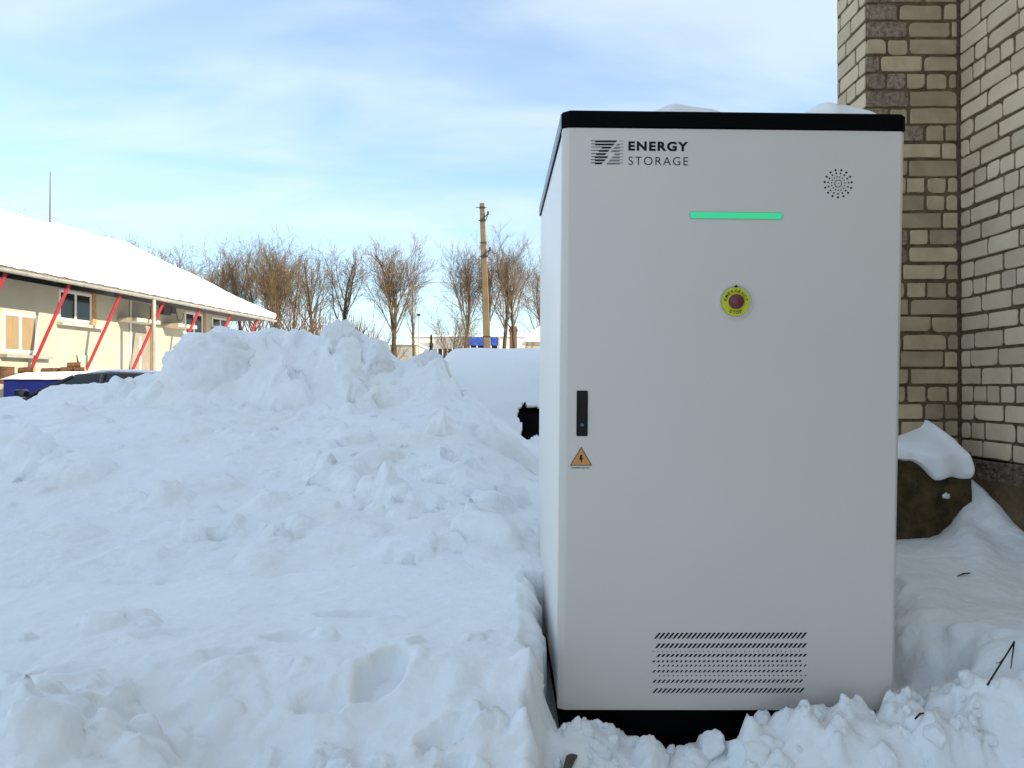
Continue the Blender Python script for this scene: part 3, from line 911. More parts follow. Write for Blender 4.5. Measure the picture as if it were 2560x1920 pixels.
# foundation: right wall base with a pebbled band, ledge block under the pier
def rough_block(name, mat, x0, x1, y0, y1, z0, z1, amp, seed, nx=24, ny=24, nz=20):
    bm = bmesh.new()
    bmesh.ops.create_cube(bm, size=1)
    bmesh.ops.subdivide_edges(bm, edges=list(bm.edges), cuts=18, use_grid_fill=True)
    for v in bm.verts:
        p = Vector((x0 + (v.co.x + .5) * (x1 - x0), y0 + (v.co.y + .5) * (y1 - y0), z0 + (v.co.z + .5) * (z1 - z0)))
        q = p * 5 + Vector((seed, 0, 0))
        dlt = Vector((mnoise.noise(q), mnoise.noise(q + Vector((9, 3, 1))), mnoise.noise(q + Vector((2, 7, 5))))) * amp
        dlt += Vector((mnoise.noise(q * 4), mnoise.noise(q * 4 + Vector((9, 3, 1))), mnoise.noise(q * 4 + Vector((2, 7, 5))))) * amp * .4
        v.co = Vector(bl(p + dlt))
    me_ = bpy.data.meshes.new(name); bm.to_mesh(me_); bm.free()
    me_.polygons.foreach_set('use_smooth', [True] * len(me_.polygons)); me_.set_sharp_from_angle(angle=R(40))
    return link_mesh(name, me_, mat, bld)
rough_block("foundation", M_conc2, WX - .004, 3.2, 1.0, PY - .02, -.1, ZF - .115, .012, 3)
rough_block("foundation_band", M_pebble, WX + .006, 3.2, 1.0, PY - .02, ZF - .118, ZF - .006, .010, 6)
pb = MB()
rp = random.Random(3)
for k in range(330):
    y = rp.uniform(3.3, PY - .05); z = rp.uniform(ZF - .11, ZF - .012); r = rp.uniform(.004, .011)
    bm = bmesh.new(); bmesh.ops.create_icosphere(bm, subdivisions=1, radius=r)
    for v in bm.verts: v.co = Vector((v.co.x * .7, v.co.y * rp.uniform(.9, 1.3), v.co.z)) + Vector((WX + .004, y, z))
    bm.verts.index_update()
    pb.add([bl(v.co) for v in bm.verts], [[v.index for v in f.verts] for f in bm.faces]); bm.free()
o_ = pb.build("pebbles", M_pebble, bld, smooth=True)
tag(o_, kind='stuff')
rough_block("foundation_ledge", M_conc, 1.0, 2.428, 4.02, PY + .02, -.1, .905, .009, 11)

# snow lying on the ledge, sagging over its front
nu, nv = 60, 40
P = np.zeros((nu, nv, 3))
for i in range(nu):
    t = i / (nu - 1)
    x = 1.90 + t * .52
    ztop = .885 + .165 * max(0, (t - .02)) ** 1.05 + (.03 * math.exp(-((t - .93) / .06) ** 2))
    if t > .93: ztop -= (t - .93) * 1.6
    sag = .035 + .10 * float(sstep(.36, .60, t)) + .006 * math.sin(t * 23)
    yb = 4.36
    fr = 3.985 - .035 * float(sstep(.4, .6, t)) + .012 * math.sin(t * 17)
    ctrl = [(yb, ztop), (yb - .10, ztop - .022), (4.13, .915 + (ztop - .9) * .42), (4.04, .912 + (ztop - .9) * .14), (fr + .012, .902), (fr, .890 - sag * .35), (fr - .004, .905 - sag * .8), (fr + .02, .905 - sag), (4.03, .90 - sag * .8)]
    cp = np.array(ctrl)
    tt_ = np.linspace(0, len(ctrl) - 1, nv)
    yy = np.interp(tt_, range(len(ctrl)), cp[:, 0]); zz = np.interp(tt_, range(len(ctrl)), cp[:, 1])
    ker = np.array([1, 2, 3, 2, 1]) / 9
    yy[2:-2] = np.convolve(yy, ker, 'valid'); zz[2:-2] = np.convolve(zz, ker, 'valid')
    w_ = .35 if t > .97 or t < .02 else 1
    P[i, :, 0] = x + .006 * np.sin(zz * 40)
    P[i, :, 1] = 4.3 + (yy - 4.3) * (1 if t < .95 else 1 - (t - .95) * 6)
    P[i, :, 2] = zz + .008 * np.array([float(perlin(np.array([x * 9]), np.array([q * 9]), 5)[0]) for q in yy])
led = grid_mesh("ledge_snow", P, M_clean)
tag(led, "wedge of snow drooping over the dark concrete ledge in the brick corner", "snow patch")
# little rag of snow stuck to the ledge front
o = put_clod(*at(2365, 1240, 4.0), .022, "small white snow scrap stuck to the dark ledge front", group=None, squash=.6)
o.rotation_euler = (0.2, 0.1, 0.4); o.scale = (.030, .012, .017)

# ------------------------------------------------------------------ twigs on the snow
M_twig = varied("twig_bark", (0.02, 0.014, 0.012), (0.035, 0.024, 0.02), rough=.9, scale=30)
def surf(px, py):
    d = np.arange(1.6, 4.3, 0.004)
    for q in d:
        x = (px - CX) / F * q; z = CZ + (HZ - py) / F * q
        if ground_z(x, q) >= z: return Vector((x, q, ground_z(x, q) + .004))
    return at(px, py, 3)
tw = MB()
a, b = surf(2467, 1716), surf(2534, 1634)
b.z += .03
tw.tube([a, a.lerp(b, .35) + Vector((.002, 0, .004)), a.lerp(b, .7), b], [.0032, .003, .0027, .0035], 6)
m_ = a.lerp(b, .62)
e1 = surf(2489, 1669); e1.z += .012
tw.tube([m_, m_.lerp(e1, .5) + Vector((0, 0, -.006)), e1], [.0022, .0018, .0012], 5)
e2 = surf(2525, 1675)
tw.tube([b, b.lerp(e2, .5), e2], [.0026, .002, .0015], 5)
tag(tw.build("twig", M_twig, smooth=True), "dark forked twig lying on smooth snow beside the right photo edge", "twig")
tw = MB()
a, b = surf(2286, 1809), surf(2308, 1796); b.z += .01
tw.tube([a, a.lerp(b, .55) + Vector((0, 0, .006)), b], [.003, .0034, .0022], 6)
tag(tw.build("twig", M_twig, smooth=True), "short dark twig stuck in the snow near the cabinet's lower right corner", "twig")

tw = MB()
a, b = surf(2392, 1443), surf(2424, 1438); b.z += .006
tw.tube([a, a.lerp(b, .5) + Vector((0, 0, .004)), b], [.002, .0042, .0025], 5)
tag(tw.build("twig", M_twig, smooth=True), "tiny dark twig end poking from smooth snow below the brick corner", "twig")
a = surf(1424, 1893)
bd = MB().box(-.010, .010, -.03, .03, -.05, .010, .003)
bd = bd.build("board_end", varied("weathered_board", (.12, .095, .07), (.07, .055, .04), rough=.9, scale=30))
bd.location = a + Vector((.004, -.01, -.012)); bd.rotation_euler = (R(-18), R(10), R(-25))
tag(bd, "end of a brown weathered board poking from snow at the bottom photo edge", "board")

# ------------------------------------------------------------------ long building with snowy roof on the left
M_wall = varied("cream_render", (0.40, 0.365, 0.295), (0.36, 0.325, 0.255), rough=.9, scale=1.2, bump=.2, bscale=60, dist=.01, spec=.2)
M_pvc = principled("white_pvc", (0.62, 0.60, 0.55), .45)
M_glass = principled("dark_glass", (0.012, 0.012, 0.013), .08, spec=.6)
M_curtain = varied("curtain", (0.27, 0.20, 0.115), (0.23, 0.165, 0.09), rough=.9, scale=3, stretch=(8, 1, 1))
M_zinc = varied("zinc", (0.36, 0.35, 0.32), (0.28, 0.275, 0.25), rough=.5, scale=8, metal=.3)
M_strut = varied("red_paint", (0.36, 0.025, 0.035), (0.28, 0.02, 0.028), rough=.6, scale=9)
M_slab = varied("slab_concrete", (0.55, 0.50, 0.40), (0.46, 0.42, 0.33), rough=.9, scale=8)
M_doorc = varied("door_paint", (0.24, 0.215, 0.175), (0.20, 0.18, 0.145), rough=.7, scale=3)
M_rbrick = varied("red_brick", (0.42, 0.25, 0.10), (0.30, 0.15, 0.07), rough=.9, scale=20)
M_tin = varied("roof_sheet", (0.16, 0.14, 0.12), (0.10, 0.09, 0.08), rough=.7, scale=5)
TH = math.atan2(.9889, .1483)
EZ = CZ + 1.86           # gutter height
shed = empty("long_shed", (-8.0, 12.0, 0), (0, 0, TH))
tag(shed, "long cream rendered shed with snowy hip roof and red struts", "building")
WYL = .87                # wall plane behind the eave line
RW, RZ = 2.6, EZ + 1.55
S0, S1 = -9.0, 9.25
SM = Matrix.LocRotScale(Vector((-8, 12, 0)), Matrix.Rotation(TH, 3, 'Z').to_quaternion(), None)
def wall_at(px, py, yo=WYL):
    """photo pixel -> (along, height) on the shed wall"""
    d = (px - CX) / F
    ax, ay = math.cos(TH), math.sin(TH)
    ox, oy = -8 - ay * yo, 12 + ax * yo
    s = (d * oy - ox) / (ax - d * ay)
    dep = oy + s * ay
    return s, CZ + (HZ - py) / F * dep
MB().box(S0 + .3, S1 - .9, WYL, 2 * RW - .6, -.1, EZ + .02).build("wall", M_wall, shed)
rf = MB()
e_ = .06
vs = [(S0, 0, EZ + e_), (S1, 0, EZ + e_), (S1, 2 * RW, EZ + e_), (S0, 2 * RW, EZ + e_), (S0, RW, RZ), (S1 - RW, RW, RZ)]
vs += [(x, y, z - .07) for x, y, z in vs]
rf.add(vs, [(0, 1, 5, 4), (1, 2, 5), (2, 3, 4, 5), (6, 10, 11, 7), (7, 11, 8), (8, 11, 10, 9), (0, 6, 7, 1), (1, 7, 8, 2), (2, 8, 9, 3), (0, 4, 10, 6), (3, 9, 10, 4)])
rf.build("roof", M_tin, shed)
# gutter and downpipe
gt = MB()
pr = [(.055 * math.cos(R(a)), .055 * math.sin(R(a))) for a in range(180, 361, 30)] + [(.049 * math.cos(R(a)), .049 * math.sin(R(a)) + .004) for a in range(360, 179, -30)]
gt.prism([(p[0] - .045, p[1] + EZ) for p in pr], S0, S1, 'yz')
for k in range(14):
    s = .35 + k * .66
    gt.tube([(s, -.045 + .058 * math.cos(R(a)), EZ + .058 * math.sin(R(a))) for a in range(180, 361, 30)], .006, 5)
gt.build("gutter", M_zinc, shed)
sdp, _z = wall_at(384, 800, -.045)
dp = MB(); dp.tube([(sdp, -.045, EZ - .05), (sdp, -.045, EZ - .12), (sdp, -.04, .1)], .042, 12)
dp.build("downpipe", M_zinc, shed, smooth=True)
for k in range(7):
    s = .06 + 1.39 * k
    st = MB()
    hw_ = .032
    top_, bot_ = Vector((s, .05, EZ - .04)), Vector((s, WYL - .01, CZ + .20))
    st.tube([top_, bot_], .036, 4)
    st.build("strut", M_strut, shed)
def window(px0, py0, px1, py1, curtain=False, depth=.10, side=False, sill=True):
    s0, zt = wall_at(px0, py0); s1, _ = wall_at(px1, py0); _, zb = wall_at(px0, py1)
    y = WYL
    fr = MB()
    f = .055
    fr.box(s0, s1, y - .012, y + .04, zt - f, zt); fr.box(s0, s1, y - .012, y + .04, zb, zb + f)
    fr.box(s0, s0 + f, y - .010, y + .04, zb + f, zt - f); fr.box(s1 - f, s1, y - .010, y + .04, zb + f, zt - f)
    mid = (s0 + s1) / 2
    fr.box(mid - f * .55, mid + f * .55, y - .010, y + .04, zb + f, zt - f)
    w = fr.build("window", M_pvc, shed)
    for a_, b_ in ((s0 + f, mid - f * .55), (mid + f * .55, s1 - f)):
        MB().box(a_ - .002, b_ + .002, y - .004, y + .01, zb + f - .002, zt - f + .002).build("pane", M_curtain if curtain else M_glass, w)
    if side:       # brick reveal on the far side
        MB().box(s1 + .002, s1 + .12, y - .02, y + .02, zb - .02, zt + .03).build("reveal", M_rbrick, w)
    if sill:
        MB().box(s0 - .05, s1 + .25, y - .14, y, zb - .09, zb - .035).build("sill", M_zinc if curtain else M_slab, w)
    return w
window(5, 778, 92, 880, curtain=True)
window(145, 722, 228, 800, side=True)
window(461, 778, 506, 836, side=True)
window(529, 791, 570, 818)
# door with brick edge
s0, zt = wall_at(323, 752); s1, _ = wall_at(374, 765)
dr = MB().box(s0, s1, WYL - .006, WYL + .02, .1, zt).build("door", M_doorc, shed)
MB().box(s0 - .0, s0 + .05, WYL - .02, WYL + .0, .1, zt).build("door_frame", M_pvc, dr)
MB().box((s0 + s1) / 2 - .02, (s0 + s1) / 2 + .02, WYL - .02, WYL - .004, .1, zt - .75).build("door_mullion", M_pvc, dr)
MB().box(s0 + .1, s0 + .22, WYL - .05, WYL - .006, 1.05, 1.08).build("door_handle", M_zinc, dr)
MB().box(s1 + .002, s1 + .14, WYL - .03, WYL + .02, .1, zt - .05).build("brick_jamb", M_rbrick, shed)
for a_, b_, yy in ((285, 350, 800), (398, 446, 814)):
    q0, zq = wall_at(a_, yy); q1, _ = wall_at(b_, yy)
    MB().box(q0 + .1, q1 + .1, WYL - .42, WYL, zq - .02, zq + .06, .006).build("canopy_slab", M_slab, shed)
q0, zq = wall_at(397, 772)
MB().box(q0, q0 + .28, WYL - .12, WYL, zq - .12, zq + .10).build("junction_box", principled("box_dark", (.06, .055, .05), .7), shed)
MB().box(q0 + .33, q0 + .52, WYL - .10, WYL, zq - .06, zq + .08).build("junction_box", principled("box_dark_grey", (.07, .065, .06), .7), shed)
cb = MB(); cb.tube([(q0 + .75 + .14 * math.cos(R(a)), WYL - .05, zq - .02 + .2 * math.sin(R(a))) for a in range(180, 361, 20)], .008, 5)
cb.build("cable", M_seam, shed)
# lightning rod and ridge cable
rod = MB()
sA = 4.05
rod.tube([(sA, RW, RZ - .05), (sA, RW, RZ + 1.25)], [.022, .010], 6)
rod.build("lightning_rod", principled("dark_steel", (.05, .05, .055), .5), shed)
rc_ = MB()
pts = [(s, RW, RZ + .30 - .04 * math.sin((s + 9) * 1.4) ** 2) for s in np.arange(S0, sA + .01, .4)] + [(sA, RW, RZ + .28), (sA + 1.4, RW, RZ + .17)]
rc_.tube(pts, .009, 4)
for s in np.arange(-8, 4, 2.1): rc_.tube([(s, RW, RZ + .05), (s, RW, RZ + .31)], .010, 4)
rc_.build("lightning_cable", M_zinc, shed)

# roof snow as its own blanket
def snow_slope(s, y):
    z = EZ + .06 + (RZ - EZ - .06) * y / RW
    return z
ns, nt = 260, 46
P = np.zeros((ns, nt, 3))
ss = np.linspace(S0 - .02, S1 + .03, ns)
for i, s in enumerate(ss):
    yend = RW if s <= S1 - RW else max(.0, S1 - s)           # hip cuts the slope
    t = np.linspace(0, 1, nt)
    y = -.05 + t * (yend + .05)
    th = .15 + .05 * perlin(np.full(nt, s * .8), y * .8, 33) + .012 * perlin(np.full(nt, s * 4), y * 4, 34)
    th = th * np.minimum(1, .25 + t * 14)
    z = EZ + .06 + (RZ - EZ - .06) * np.clip(y, -.05, None) / RW + th
    z += .07 * np.exp(-((s - 6.2) / 1.6) ** 2) * t
    z -= .03 * sstep(.9, 1, t)
    z[0] = EZ + .055 + .012 * math.sin(s * 21) * math.sin(s * 6.3)
    y[0] = -.02
    for k in range(nt):
        P[i, k] = SM @ Vector((s, y[k], z[k]))
rs = grid_mesh("roof_snow_blanket", P, M_warm)
tag(rs, "thick smooth sunlit snow covering the roof of the long cream shed", "snow")
# far slope of the same blanket and hip end
P2 = np.zeros((60, 16, 3))
for i, s in enumerate(np.linspace(S0, S1, 60)):
    ye = RW if s <= S1 - RW else max(.0, S1 - s)
    for k in range(16):
        t = k / 15
        y = 2 * RW + .05 - t * (ye + .05)
        z = EZ + .06 + (RZ - EZ - .06) * (2 * RW - y) / RW + .13 * min(1, .2 + t * 10)
        P2[i, k] = SM @ Vector((s, y, z))
o2 = grid_mesh("snow_far_side", P2, M_warm, parent=rs)

# ------------------------------------------------------------------ vehicles
M_navy = principled("navy_car_paint", (0.008, 0.010, 0.022), .22, coat=.6)
M_tyre = principled("tyre_rubber", (0.015, 0.015, 0.015), .9)
M_rim = principled("wheel_rim", (.35, .35, .36), .35, metal=.7)
M_lamp_red = principled("tail_lamp", (.25, .01, .01), .25)
M_headlamp = principled("headlamp_glass", (.5, .5, .52), .1)
M_carglass = principled("car_glass", (.010, .012, .012), .05, spec=.6)
M_plate = principled("number_plate", (.55, .55, .52), .4)
M_chrome = principled("chrome", (.6, .6, .6), .2, metal=1)
def loft(stations, closed=True):
    """stations: list of (x, [(y,z) half section from bottom to top]) mirrored"""
    mb = MB()
    secs = []
    for x, half in stations:
        secs.append([(x, y, z) for y, z in half] + [(x, -y, z) for y, z in reversed(half)])
    n = len(secs[0])
    vs = [p for s in secs for p in s]
    fs = [(i * n + k, i * n + (k + 1) % n, (i + 1) * n + (k + 1) % n, (i + 1) * n + k) for i in range(len(secs) - 1) for k in range(n)]
    fs += [tuple(range(n)), tuple(range((len(secs) - 1) * n, len(secs) * n))]
    mb.add(vs, fs)
    return mb
def make_car(name, loc, rotz, label, L0, L1, paint, roof_z, belt, hw_, roof0, roof1, wind, back, plate=True):
    """nose towards +x; roof from roof0 (rear) to roof1 (front); wind/back = base of windscreen / rear glass"""
    c = empty(name, loc, (0, 0, rotz))
    tag(c, label, "car")
    hood = belt - .06
    st = [(L0, [(hw_ * .70, .42), (hw_ * .80, .60), (hw_ * .80, belt - .22), (hw_ * .70, belt - .12)]),
          (L0 + .12, [(hw_ * .9, .32), (hw_ * .97, .60), (hw_ * .95, belt - .14), (hw_ * .82, belt - .03)]),
          (L0 + .6, [(hw_ * .95, .25), (hw_, .60), (hw_ * .97, belt - .10), (hw_ * .86, belt)]),
          (0, [(hw_ * .95, .22), (hw_, .60), (hw_ * .97, belt - .10), (hw_ * .86, belt)]),
          (wind, [(hw_ * .95, .22), (hw_, .60), (hw_ * .97, belt - .12), (hw_ * .86, belt)]),
          (wind + .35, [(hw_ * .95, .25), (hw_, .60), (hw_ * .95, hood - .12), (hw_ * .82, hood)]),
          (L1 - .25, [(hw_ * .90, .28), (hw_ * .96, .58), (hw_ * .90, hood - .22), (hw_ * .72, hood - .12)]),
          (L1, [(hw_ * .6, .36), (hw_ * .7, .55), (hw_ * .66, hood - .34), (hw_ * .5, hood - .30)])]
    loft(st).build("body", paint, c, smooth=True, angle=R(35))
    rw = hw_ * .70
    gl = [(back, [(hw_ * .84, belt - .02), (hw_ * .83, belt), (hw_ * .82, belt + .02), (hw_ * .80, belt + .04)]),
          (roof0, [(hw_ * .86, belt - .02), (hw_ * .85, belt + .1), (rw * 1.06, roof_z - .08), (rw * .98, roof_z - .045)]),
          ((roof0 + roof1) / 2, [(hw_ * .86, belt - .02), (hw_ * .85, belt + .1), (rw * 1.07, roof_z - .06), (rw, roof_z - .025)]),
          (roof1, [(hw_ * .86, belt - .02), (hw_ * .85, belt + .1), (rw * 1.06, roof_z - .09), (rw * .98, roof_z - .06)]),
          (wind, [(hw_ * .84, belt - .02), (hw_ * .83, belt), (hw_ * .82, belt + .01), (hw_ * .80, belt + .02)])]
    loft(gl).build("windows", M_carglass, c, smooth=True, angle=R(35))
    rp_ = [(roof0 - .12, [(rw * .92, roof_z - .085), (rw * .92, roof_z - .075), (rw * .9, roof_z - .065), (rw * .8, roof_z - .055)]),
           (roof0, [(rw * 1.0, roof_z - .07), (rw * 1.02, roof_z - .055), (rw * .98, roof_z - .035), (rw * .8, roof_z - .018)]),
           ((roof0 + roof1) / 2, [(rw * 1.02, roof_z - .055), (rw * 1.04, roof_z - .04), (rw * 1.0, roof_z - .015), (rw * .8, roof_z)]),
           (roof1, [(rw * 1.0, roof_z - .09), (rw * 1.02, roof_z - .075), (rw * .98, roof_z - .05), (rw * .8, roof_z - .035)])]
    loft(rp_).build("roof", paint, c, smooth=True, angle=R(40))
    for sg in (-1, 1):
        pl = MB(); pl2 = MB(); pl3 = MB()
        pl.tube([(roof1, sg * rw * 1.03, roof_z - .075), (wind, sg * hw_ * .85, belt + .01)], .026, 6)
        pl2.tube([((roof0 + roof1) / 2 + .1, sg * rw * 1.07, roof_z - .05), ((roof0 + roof1) / 2 + .12, sg * hw_ * .87, belt)], .030, 6)
        pl3.tube([(roof0, sg * rw * 1.03, roof_z - .07), (back, sg * hw_ * .84, belt + .01)], .035, 6)
        for q_ in (pl, pl2, pl3): q_.build("pillar", paint, c)
        mr_ = MB().box(wind - .12, wind + .02, min(sg * hw_ * 1.0, sg * (hw_ + .13)), max(sg * hw_ * 1.0, sg * (hw_ + .13)), belt + .0, belt + .10, .03)
        mr_.build("wing_mirror", paint, c, smooth=True, angle=R(40))
        MB().box((roof0 + roof1) / 2 + .05, (roof0 + roof1) / 2 + .22, min(sg * hw_ * .97, sg * (hw_ * .97 + .03)), max(sg * hw_ * .97, sg * (hw_ * .97 + .03)), belt - .16, belt - .13).build("door_handle", M_chrome, c)
        MB().box(L1 - .28, L1 - .06, sg * hw_ * .62 - .13, sg * hw_ * .62 + .13, hood - .30, hood - .17, .02).build("headlight", M_headlamp, c)
        MB().box(L0 - .005, L0 + .16, sg * hw_ * .76 - .08, sg * hw_ * .76 + .08, belt - .38, belt - .16, .02).build("tail_light", M_lamp_red, c)
        for xw in (L0 + .72, L1 - .72):
            w = MB()
            n_ = 24
            prf_ = [(.20, -.02), (.29, -.09), (.315, -.06), (.315, .06), (.29, .09), (.20, .02)]
            vs_ = [(xw + r_ * math.cos(2 * math.pi * k / n_), sg * (hw_ - .08) + y_, .315 + r_ * math.sin(2 * math.pi * k / n_)) for r_, y_ in prf_ for k in range(n_)]
            fs_ = [(i * n_ + k, i * n_ + (k + 1) % n_, (i + 1) % 6 * n_ + (k + 1) % n_, (i + 1) % 6 * n_ + k) for i in range(6) for k in range(n_)]
            wo = w.add(vs_, fs_).build("wheel", M_tyre, c, smooth=True, angle=R(40))
            q = MB()
            for k in range(5):
                an = 2 * math.pi * k / 5
                q.tube([(xw, sg * (hw_ - .03), .315), (xw + .2 * math.cos(an), sg * (hw_ - .03), .315 + .2 * math.sin(an))], .025, 6)
            q.tube([(xw, sg * (hw_ - .06), .315), (xw, sg * (hw_ - .005), .315)], .05, 12)
            q.build("rim", M_rim, wo)
    if plate: MB().box(L0 - .02, L0 + .03, -.26, .26, .62, .73).build("number_plate", M_plate, c)
    return c
# navy hatchback seen from its side behind the heap
make_car("parked_car", (-5.75, 10.85, 0.05), math.pi, "dark navy hatchback parked behind the snow heap, roof and windscreen showing", -1.35, 1.85, M_navy, 1.42, 1.07, .80, -.86, .18, .74, -1.18)
# film of snow on its roof and bonnet
nx_, ny_ = 50, 24
P = np.zeros((nx_, ny_, 3))
for i in range(nx_):
    for k in range(ny_):
        u, v = i / (nx_ - 1), k / (ny_ - 1)
        x = -5.75 + .80 - u * .92; y = 10.85 - .40 + v * .86
        e = min(1, 8 * min(u, 1 - u, v, 1 - v))
        P[i, k] = (x, y, .05 + 1.392 + .028 * math.sin(math.pi * u) + .03 * e + .006 * mnoise.noise(Vector((x * 5, y * 5, 0))))
tag(grid_mesh("car_roof_snow", P, M_clean), "thin strip of snow on the roof of the dark navy car", "snow")
nx_, ny_ = 30, 24
for i in range(30):
    pass
P = np.zeros((30, 24, 3))
for i in range(30):
    for k in range(24):
        u, v = i / 29, k / 23
        x = -5.75 - .86 - u * .75; y = 10.85 - .58 + v * 1.16
        e = min(1, 8 * min(u, 1 - u, v, 1 - v))
        P[i, k] = (x, y, .05 + 1.035 - .10 * u * u + .05 * e - .02 + .008 * mnoise.noise(Vector((x * 5, y * 5, 3))))
tag(grid_mesh("bonnet_snow", P, M_clean), "thin sheet of snow on the bonnet of the dark navy car", "snow")

# car buried under snow beside the cabinet
make_car("buried_car", (0.10, 10.85, 0.05), R(90), "black car buried in snow, dark rear showing beside the white cabinet", -2.1, 2.0, principled("black_car_paint", (.004, .004, .005), .75, spec=.1), 1.44, 1.02, .86, -1.55, .35, 1.0, -2.0, plate=False)
nx_, nv = 300, 170
P = np.zeros((nx_, nv, 3)); msk = np.ones((nx_ - 1, nv - 1), bool)
cpts = [(13.6, .5), (13.0, 1.15), (12.2, 1.30), (11.6, 1.65), (11.0, 1.76), (10.2, 1.77), (9.6, 1.74), (9.15, 1.60), (8.85, 1.36), (8.68, 1.10), (8.6, .86), (8.45, .66), (8.1, .56), (7.6, .5)]
cq = np.array(cpts)
tq = np.linspace(0, len(cpts) - 1, nv)
py_ = np.interp(tq, range(len(cpts)), cq[:, 0]); pz_ = np.interp(tq, range(len(cpts)), cq[:, 1])
ker = np.array([1, 2, 3, 4, 3, 2, 1]) / 16
for _ in range(3):
    py_[3:-3] = np.convolve(py_, ker, 'valid'); pz_[3:-3] = np.convolve(pz_, ker, 'valid')
for i in range(nx_):
    u = i / (nx_ - 1)
    x = -1.33 + u * 2.88
    side = float(sstep(-1.33, -.70, x)) * float(sstep(1.55, .95, x))
    side = side ** .55
    for k in range(nv):
        z = .45 + (pz_[k] - .45) * side
        y = py_[k]
        y += (1 - side) * (.4 if y < 9.4 else 0)
        nn = mnoise.noise(Vector((x * 1.8, y * 1.8, z * 1.8))) * .03 + mnoise.noise(Vector((x * 6, y * 6, z * 6))) * .012 * (1.6 if z < 1.1 else .4)
        P[i, k] = (x, y - nn, z + nn * .6)
for i in range(nx_ - 1):
    for k in range(nv - 1):
        x, y, z = P[i, k]
        e = .05 * mnoise.noise(Vector((x * 9, z * 9, 2))) + .03 * mnoise.noise(Vector((x * 25, z * 25, 7)))
        if y < 9.0 and .085 + e < x < .80 and .70 + e * .6 < z < 1.065 + e - .10 * max(0, .12 - (x - .085)):
            msk[i, k] = False
bs = grid_mesh("snow_cover", P, M_snow, mask=msk)
so = bs.modifiers.new("thickness", 'SOLIDIFY'); so.thickness = -.05; so.offset = 1
tag(bs, "smooth thick snow covering the buried black car", "snow")

# blue covered trailer, logs and stump by the shed
M_tarp = varied("blue_tarp", (0.012, 0.022, 0.20), (0.008, 0.015, 0.14), rough=.45, scale=3, bump=.3, bscale=8, dist=.05)
tr = empty("blue_trailer", (-7.2, 12.3, 0.05))
tag(tr, "low trailer with deep blue tarpaulin sides by the shed wall", "trailer")
MB().box(-.82, .82, -.33, .33, .55, 1.345, .02).build("tarpaulin", M_tarp, tr)
MB().box(-.84, .84, -.35, .35, .45, .56).build("chassis", M_seam, tr)
for sx in (-.35, .35):
    for sy in (-.36, .36):
        w = MB(); w.disc((sx, .3), .26, sy - .07, sy + .07, 20); w.build("wheel", M_tyre, tr)
MB().tube([(.84, 0, .5), (1.25, 0, .5)], .03, 8).build("drawbar", M_zinc, tr)
nx_, ny_ = 60, 26
P = np.zeros((nx_, ny_, 3))
for i in range(nx_):
    for k in range(ny_):
        u, v = i / (nx_ - 1), k / (ny_ - 1)
        x, y = -7.2 - .86 + u * 1.72, 12.3 - .36 + v * .72
        e = min(1, 5 * min(u, 1 - u)) ** .6 * min(1, 7 * min(v, 1 - v)) ** .6
        P[i, k] = (x, y, 1.375 + .13 * e * (.75 + .35 * u) + .012 * mnoise.noise(Vector((x * 3, y * 3, 1))))
tag(grid_mesh("trailer_snow", P, M_warm), "sunlit sheet of snow lying on the blue trailer", "snow")
M_log = varied("log_bark", (0.16, 0.075, 0.035), (0.07, 0.035, 0.02), rough=.9, scale=14, bump=.7, bscale=30, dist=.03)
M_cut = varied("log_cut", (0.48, 0.33, 0.17), (0.38, 0.24, 0.12), rough=.85, scale=9)
def log_obj(name, p0, p1, r, label, group=None, seed=0):
    rr = random.Random(seed)
    n_ = 14
    p0, p1 = Vector(p0), Vector(p1)
    t = (p1 - p0).normalized(); u = t.orthogonal().normalized(); w = t.cross(u)
    mb = MB(); vs = []
    prof_ = [1 + rr.uniform(-.16, .12) for _ in range(n_)]
    for q in np.linspace(0, 1, 6):
        for k in range(n_):
            an = 2 * math.pi * k / n_
            vs.append(p0.lerp(p1, q) + (u * math.cos(an) + w * math.sin(an)) * r * prof_[k] * (1 + rr.uniform(-.05, .05)))
    fs = [(i * n_ + k, i * n_ + (k + 1) % n_, (i + 1) * n_ + (k + 1) % n_, (i + 1) * n_ + k) for i in range(5) for k in range(n_)]
    mb.add(vs, fs)
    o_ = mb.build(name, M_log, smooth=True)
    cp_ = MB()
    cp_.add([v + (-t * .002) for v in vs[:n_]] + [v + t * .002 for v in vs[-n_:]], [tuple(range(n_)), tuple(range(n_, 2 * n_))])
    cp_.build("cut_face", M_cut, o_)
    return tag(o_, label, "log", group)
# stack of split wood behind the trailer
pile = empty("wood_rack", (-8.0, 13.05, .05))
tag(pile, "low grey plank stack carrying logs between trailer and shed wall", "rack")
M_plank = varied("old_planks", (.33, .29, .23), (.24, .21, .17), rough=.9, scale=6, stretch=(1, 8, 8))
for k in range(5):
    MB().box(-.5, .62, -.14, .14, .05 + k * .285, .30 + k * .285, .01).build("plank", M_plank, pile)
zt_ = 1.475
log_obj("log", (-8.42, 12.98, zt_ + .055), (-8.18, 13.02, zt_ + .065), .055, "short brown log nearest the stump on the plank stack", seed=1)
log_obj("log", (-8.02, 12.96, zt_ + .05), (-7.72, 13.02, zt_ + .055), .05, "flat dark brown log lying on the stack, second from the stump", seed=2)
log_obj("log", (-7.70, 12.98, zt_ + .06), (-7.48, 13.02, zt_ + .07), .06, "dark brown log at the foot of the small log pile on the stack", seed=3)
log_obj("log", (-7.60, 13.0, zt_ + .15), (-7.40, 13.05, zt_ + .16), .05, "reddish brown log on top of the small log pile", seed=4)
log_obj("log", (-7.44, 12.94, zt_ + .05), (-7.30, 12.99, zt_ + .06), .055, "pale split log at the right end of the log pile", seed=5)
sp_ = at(14, 960, 12.62)
